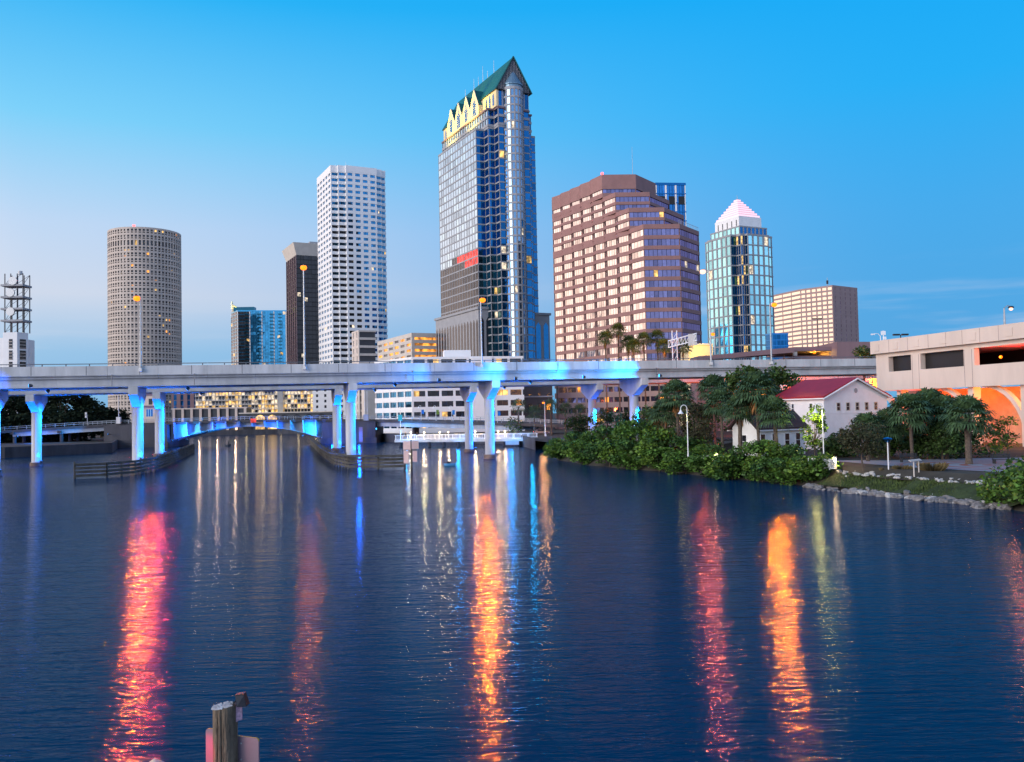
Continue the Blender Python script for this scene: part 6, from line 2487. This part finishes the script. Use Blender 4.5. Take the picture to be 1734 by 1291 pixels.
# sign gantry over the expressway beyond the palms
t = thing('sign_gantry', 'white truss sign gantry over the expressway right of the fan palms', 'gantry', (GX(1143, 190, 20), 190, 14))
x0, x1 = GX(1143, 190, 20), GX(1180, 178, 20)
mb = MB()
for s_ in (-.5, .5):
    mb.tube((x0 + s_, 190, 13), (x0 + s_, 190, HZ(1143, 560, 190)), .12, .12, 'white_paint', 6)
for k in range(6):
    z = 15 + k * 1.6
    mb.tube((x0 - .5, 190, z), (x0 + .5, 190, z + 1.6), .06, .06, 'white_paint', 4)
mb.build('mast', t)
mb = MB()
za_, zb_ = HZ(1143, 588, 190), HZ(1143, 577, 190)
pa, pb = Vector((x0 - 1.2, 191, 0)), Vector((x1, 178, 0))
for z in (za_, zb_):
    mb.tube((pa.x, pa.y, z), (pb.x, pb.y, z + .4), .12, .12, 'white_paint', 6)
for k in range(8):
    p, q = pa.lerp(pb, k / 8), pa.lerp(pb, (k + 1) / 8)
    mb.tube((p.x, p.y, za_), (q.x, q.y, zb_ + .2), .07, .07, 'white_paint', 4)
    mb.tube((p.x, p.y, za_), (p.x, p.y, zb_), .07, .07, 'white_paint', 4)
mb.build('truss', t)
mb = MB()
q = pa.lerp(pb, .85)
mb.box((q.x, q.y - .5, (za_ + zb_) / 2), (2.2, .12, 2.4), 'steel', -.9)
mb.build('sign_panel', t)
x, d_ = GX(1211, 236, 20), 236
street_lamp(1211, 236, 1207, 566, 14, 1500, (1, .35, .05), 'bulb_o', 'short orange lamp at the foot of the aqua tower beyond the expressway', group='street lamps beyond the expressway')

# ------------------------------------------------------------------ channel pile in the foreground
d_ = 12.4
top = P(381, 1195, d_)
x, zt_ = top.x, top.z
t = thing('mooring_pile', 'weathered timber pile in the foreground with a whitened top', 'pile', (x, d_, 0))
r7 = random.Random(12)
mb = MB()
n, rows_ = 72, 18
cr = [(r7.uniform(0, 6.28), r7.uniform(.006, .022), r7.uniform(.03, .09), r7.uniform(-.25, .25)) for _ in range(26)]
for j in range(rows_ + 1):
    z = -1 + (zt_ + 1) * j / rows_
    for k in range(n):
        a = 2 * math.pi * k / n
        rr = .165 * (1 + .035 * math.sin(3 * a + 1) + .02 * math.sin(7 * a + z * .8) + r7.uniform(-.004, .004)) * (1.04 - .04 * j / rows_)
        rr -= sum(dp_ * math.exp(-(((a - c0_ - tw_ * .12 * math.sin(z * 2.1 + c0_) + math.pi) % (2 * math.pi) - math.pi) / wd_) ** 2) for c0_, dp_, wd_, tw_ in cr)
        mb.v.append((x + rr * math.cos(a), d_ + rr * math.sin(a), z + (.02 * math.cos(a) if j == rows_ else 0)))
mk = mb.m('pile')
for j in range(rows_):
    for k in range(n):
        mb.f.append((j * n + k, j * n + (k + 1) % n, (j + 1) * n + (k + 1) % n, (j + 1) * n + k))
        mb.mi.append(mk)
mb.f.append(tuple(rows_ * n + k for k in range(n)))
mb.mi.append(mk)
po = mb.build('shaft', t)
M_['droppings'] = mat('white_crust', (.62, .62, .64), .9, var=.3, scale=12, bump=.6)
mb = MB()
for _ in range(150):
    a, k = r7.uniform(0, 6.283), r7.random() ** .5 * .15
    px_, py_ = x + math.cos(a) * k - .02, d_ + math.sin(a) * k
    s_ = r7.uniform(.008, .022)
    zz = zt_ + .02 * (px_ - x) / .16
    mb.hexa([(px_ - s_, py_ - s_, zz - .004), (px_ + s_, py_ - s_ * .6, zz - .004), (px_ + s_ * .8, py_ + s_, zz - .004), (px_ - s_, py_ + s_ * .7, zz - .004)],
            [(px_ - s_ * .6, py_ - s_ * .6, zz + s_ * .7), (px_ + s_ * .5, py_ - s_ * .3, zz + s_ * .8), (px_ + s_ * .4, py_ + s_ * .5, zz + s_ * .6), (px_ - s_ * .6, py_ + s_ * .4, zz + s_ * .7)], 'droppings')
mb.build('crust', t)['kind'] = 'stuff'
M_['sign_back'] = mat('pale_aluminium_board', (.26, .19, .23), .45, .2, var=.08, scale=2)
M_['sign_edge'] = mat('yellow_board_edge', (.65, .36, .03), .5, var=.05)


def round_board(mb, p, uu, w_, z0_, z1_, m, th=.012, rc=.045):
    pts = []
    for cx_, cz_, a0 in ((w_ - rc, z1_ - rc, 0), (rc, z1_ - rc, 90)):
        for k in range(6):
            a = R(a0 + 90 * k / 5)
            pts.append((cx_ + rc * math.cos(a), cz_ + rc * math.sin(a)))
    pts += [(0, z0_), (w_, z0_)]
    nn = Vector((uu.y, -uu.x))
    f = [(*(p + uu * s_ + nn * th), z_) for s_, z_ in pts]
    g = [(*(p + uu * s_ - nn * th), z_) for s_, z_ in pts]
    mb.face(f, m)
    mb.face(g[::-1], m)
    for i in range(len(f)):
        j = (i + 1) % len(f)
        mb.face([f[j], f[i], g[i], g[j]], 'sign_edge' if f[i][2] > z1_ - .06 and f[j][2] > z1_ - .06 else m)


zl, zr = HZ(356, 1234, d_), HZ(420, 1248, d_)
b1 = thing('channel_board', 'pale board with rounded corners on the right of the foreground pile', 'channel sign', (x + .2, d_, 2.6))
uu = Vector((.93, -.30)).normalized()
mb = MB()
round_board(mb, Vector((x + .12, d_ + .06)), uu, .38, 2.2, zr, 'sign_back')
mb.build('panel', b1)
for k_ in range(3):
    bo = MB()
    q_ = Vector((x + .12, d_ + .06)) + uu * .10
    bo.tube((q_.x, q_.y - .025, zr - .09 - .22 * k_), (q_.x, q_.y - .010, zr - .09 - .22 * k_), .012, .012, 'steel', 8)
    bo.build('bolt', b1)
b2 = thing('channel_board', 'board glowing pink red on the left of the foreground pile', 'channel sign', (x - .2, d_, 2.6))
uu = Vector((.95, -.20)).normalized()
mb = MB()
round_board(mb, Vector((x - .27, d_ + .02)), uu, .17, 2.2, zl, 'sign_back')
mb.build('panel', b2)
q = Vector((x - .34, d_ - .42, zl - .42))
nl_ = thing('navigation_lamp', 'small red navigation lamp below the left board of the foreground pile', 'lamp', tuple(q))
mb = MB()
mb.lathe(tuple(q - Vector((0, 0, .10))), [(.05, 0), (.06, .02), (.06, .12), (.02, .15)], 'bulb_r', 10)
mb.build('lens', nl_)
mb = MB()
mb.tube(tuple(q - Vector((0, 0, .10))), (x - .1, d_ - .1, q.z - .2), .02, .02, 'dark_steel')
mb.build('bracket', nl_)
lamp('lens_light', tuple(q + Vector((.02, -.05, .12))), (1, .0, .10), 16, .03, nl_, 62, (x - .27, d_, zl - .30), .6)
# placard and hooded lamp on top
b3 = thing('small_placard', 'small stained pink placard fixed to the pile top under the black lamp', 'placard', (x + .2, d_, zt_ - .1))
mb = MB()
q0 = Vector((x + .155, d_ - .02))
mb.hexa([(q0.x, q0.y - .01, zt_ - .22), (q0.x + .075, q0.y + .03, zt_ - .20), (q0.x + .075, q0.y + .05, zt_ - .20), (q0.x, q0.y + .01, zt_ - .22)],
        [(q0.x, q0.y - .01, zt_ + .03), (q0.x + .075, q0.y + .03, zt_ + .035), (q0.x + .075, q0.y + .05, zt_ + .035), (q0.x, q0.y + .01, zt_ + .03)], 'placard_m') if 'placard_m' in M_ else None
M_['placard_m'] = mat('stained_placard', (.52, .33, .42), .7, var=.45, scale=22)
mb.hexa([(q0.x, q0.y - .01, zt_ - .22), (q0.x + .075, q0.y + .03, zt_ - .20), (q0.x + .075, q0.y + .05, zt_ - .20), (q0.x, q0.y + .01, zt_ - .22)],
        [(q0.x, q0.y - .01, zt_ + .03), (q0.x + .075, q0.y + .03, zt_ + .035), (q0.x + .075, q0.y + .05, zt_ + .035), (q0.x, q0.y + .01, zt_ + .03)], 'placard_m')
mb.build('panel', b3)
b4 = thing('hooded_lamp', 'black hooded spotlight tilted on the foreground pile', 'lamp', (x + .2, d_, zt_))
mb = MB()
c = Vector((x + .225, d_ + .02, zt_ + .075))
mb.hexa([c + Vector((-.05, -.07, -.085)), c + Vector((.085, -.05, -.085)), c + Vector((.085, .09, -.085)), c + Vector((-.05, .09, -.085))],
        [c + Vector((-.075, -.05, .075)), c + Vector((.04, -.04, .085)), c + Vector((.04, .06, .085)), c + Vector((-.075, .05, .075))], 'black')
mb.build('hood', b4)
mb = MB()
mb.path([(x + .12, d_ - .05, zt_), (x + .135, d_ - .05, zt_ + .05), c + Vector((-.05, -.02, .0))], [.014, .014, .012], 'dark_steel', 6)
mb.build('bracket', b4)
mb = MB()
mb.face([c + Vector((-.045, -.075, -.08)), c + Vector((.08, -.055, -.08)), c + Vector((.045, -.047, .07)), c + Vector((-.07, -.056, .065))], 'w_dark')
mb.build('lens', b4)
# a second, lower pile with a pale cone cap just entering the picture
q = P(262, 1284, 11.5)
t = thing('capped_pile', 'pale cone cap of a lower pile just entering the bottom of the picture', 'pile', (q.x, 11.5, 0))
mb = MB()
mb.lathe((q.x, 11.5, 0), [(.15, -1), (.14, q.z - .13)], 'pile', 14)
mb.build('shaft', t)
mb = MB()
mb.lathe((q.x, 11.5, q.z - .14), [(.17, 0), (.16, .03), (.005, .14)], 'rose_concrete', 16)
mb.build('cap', t)
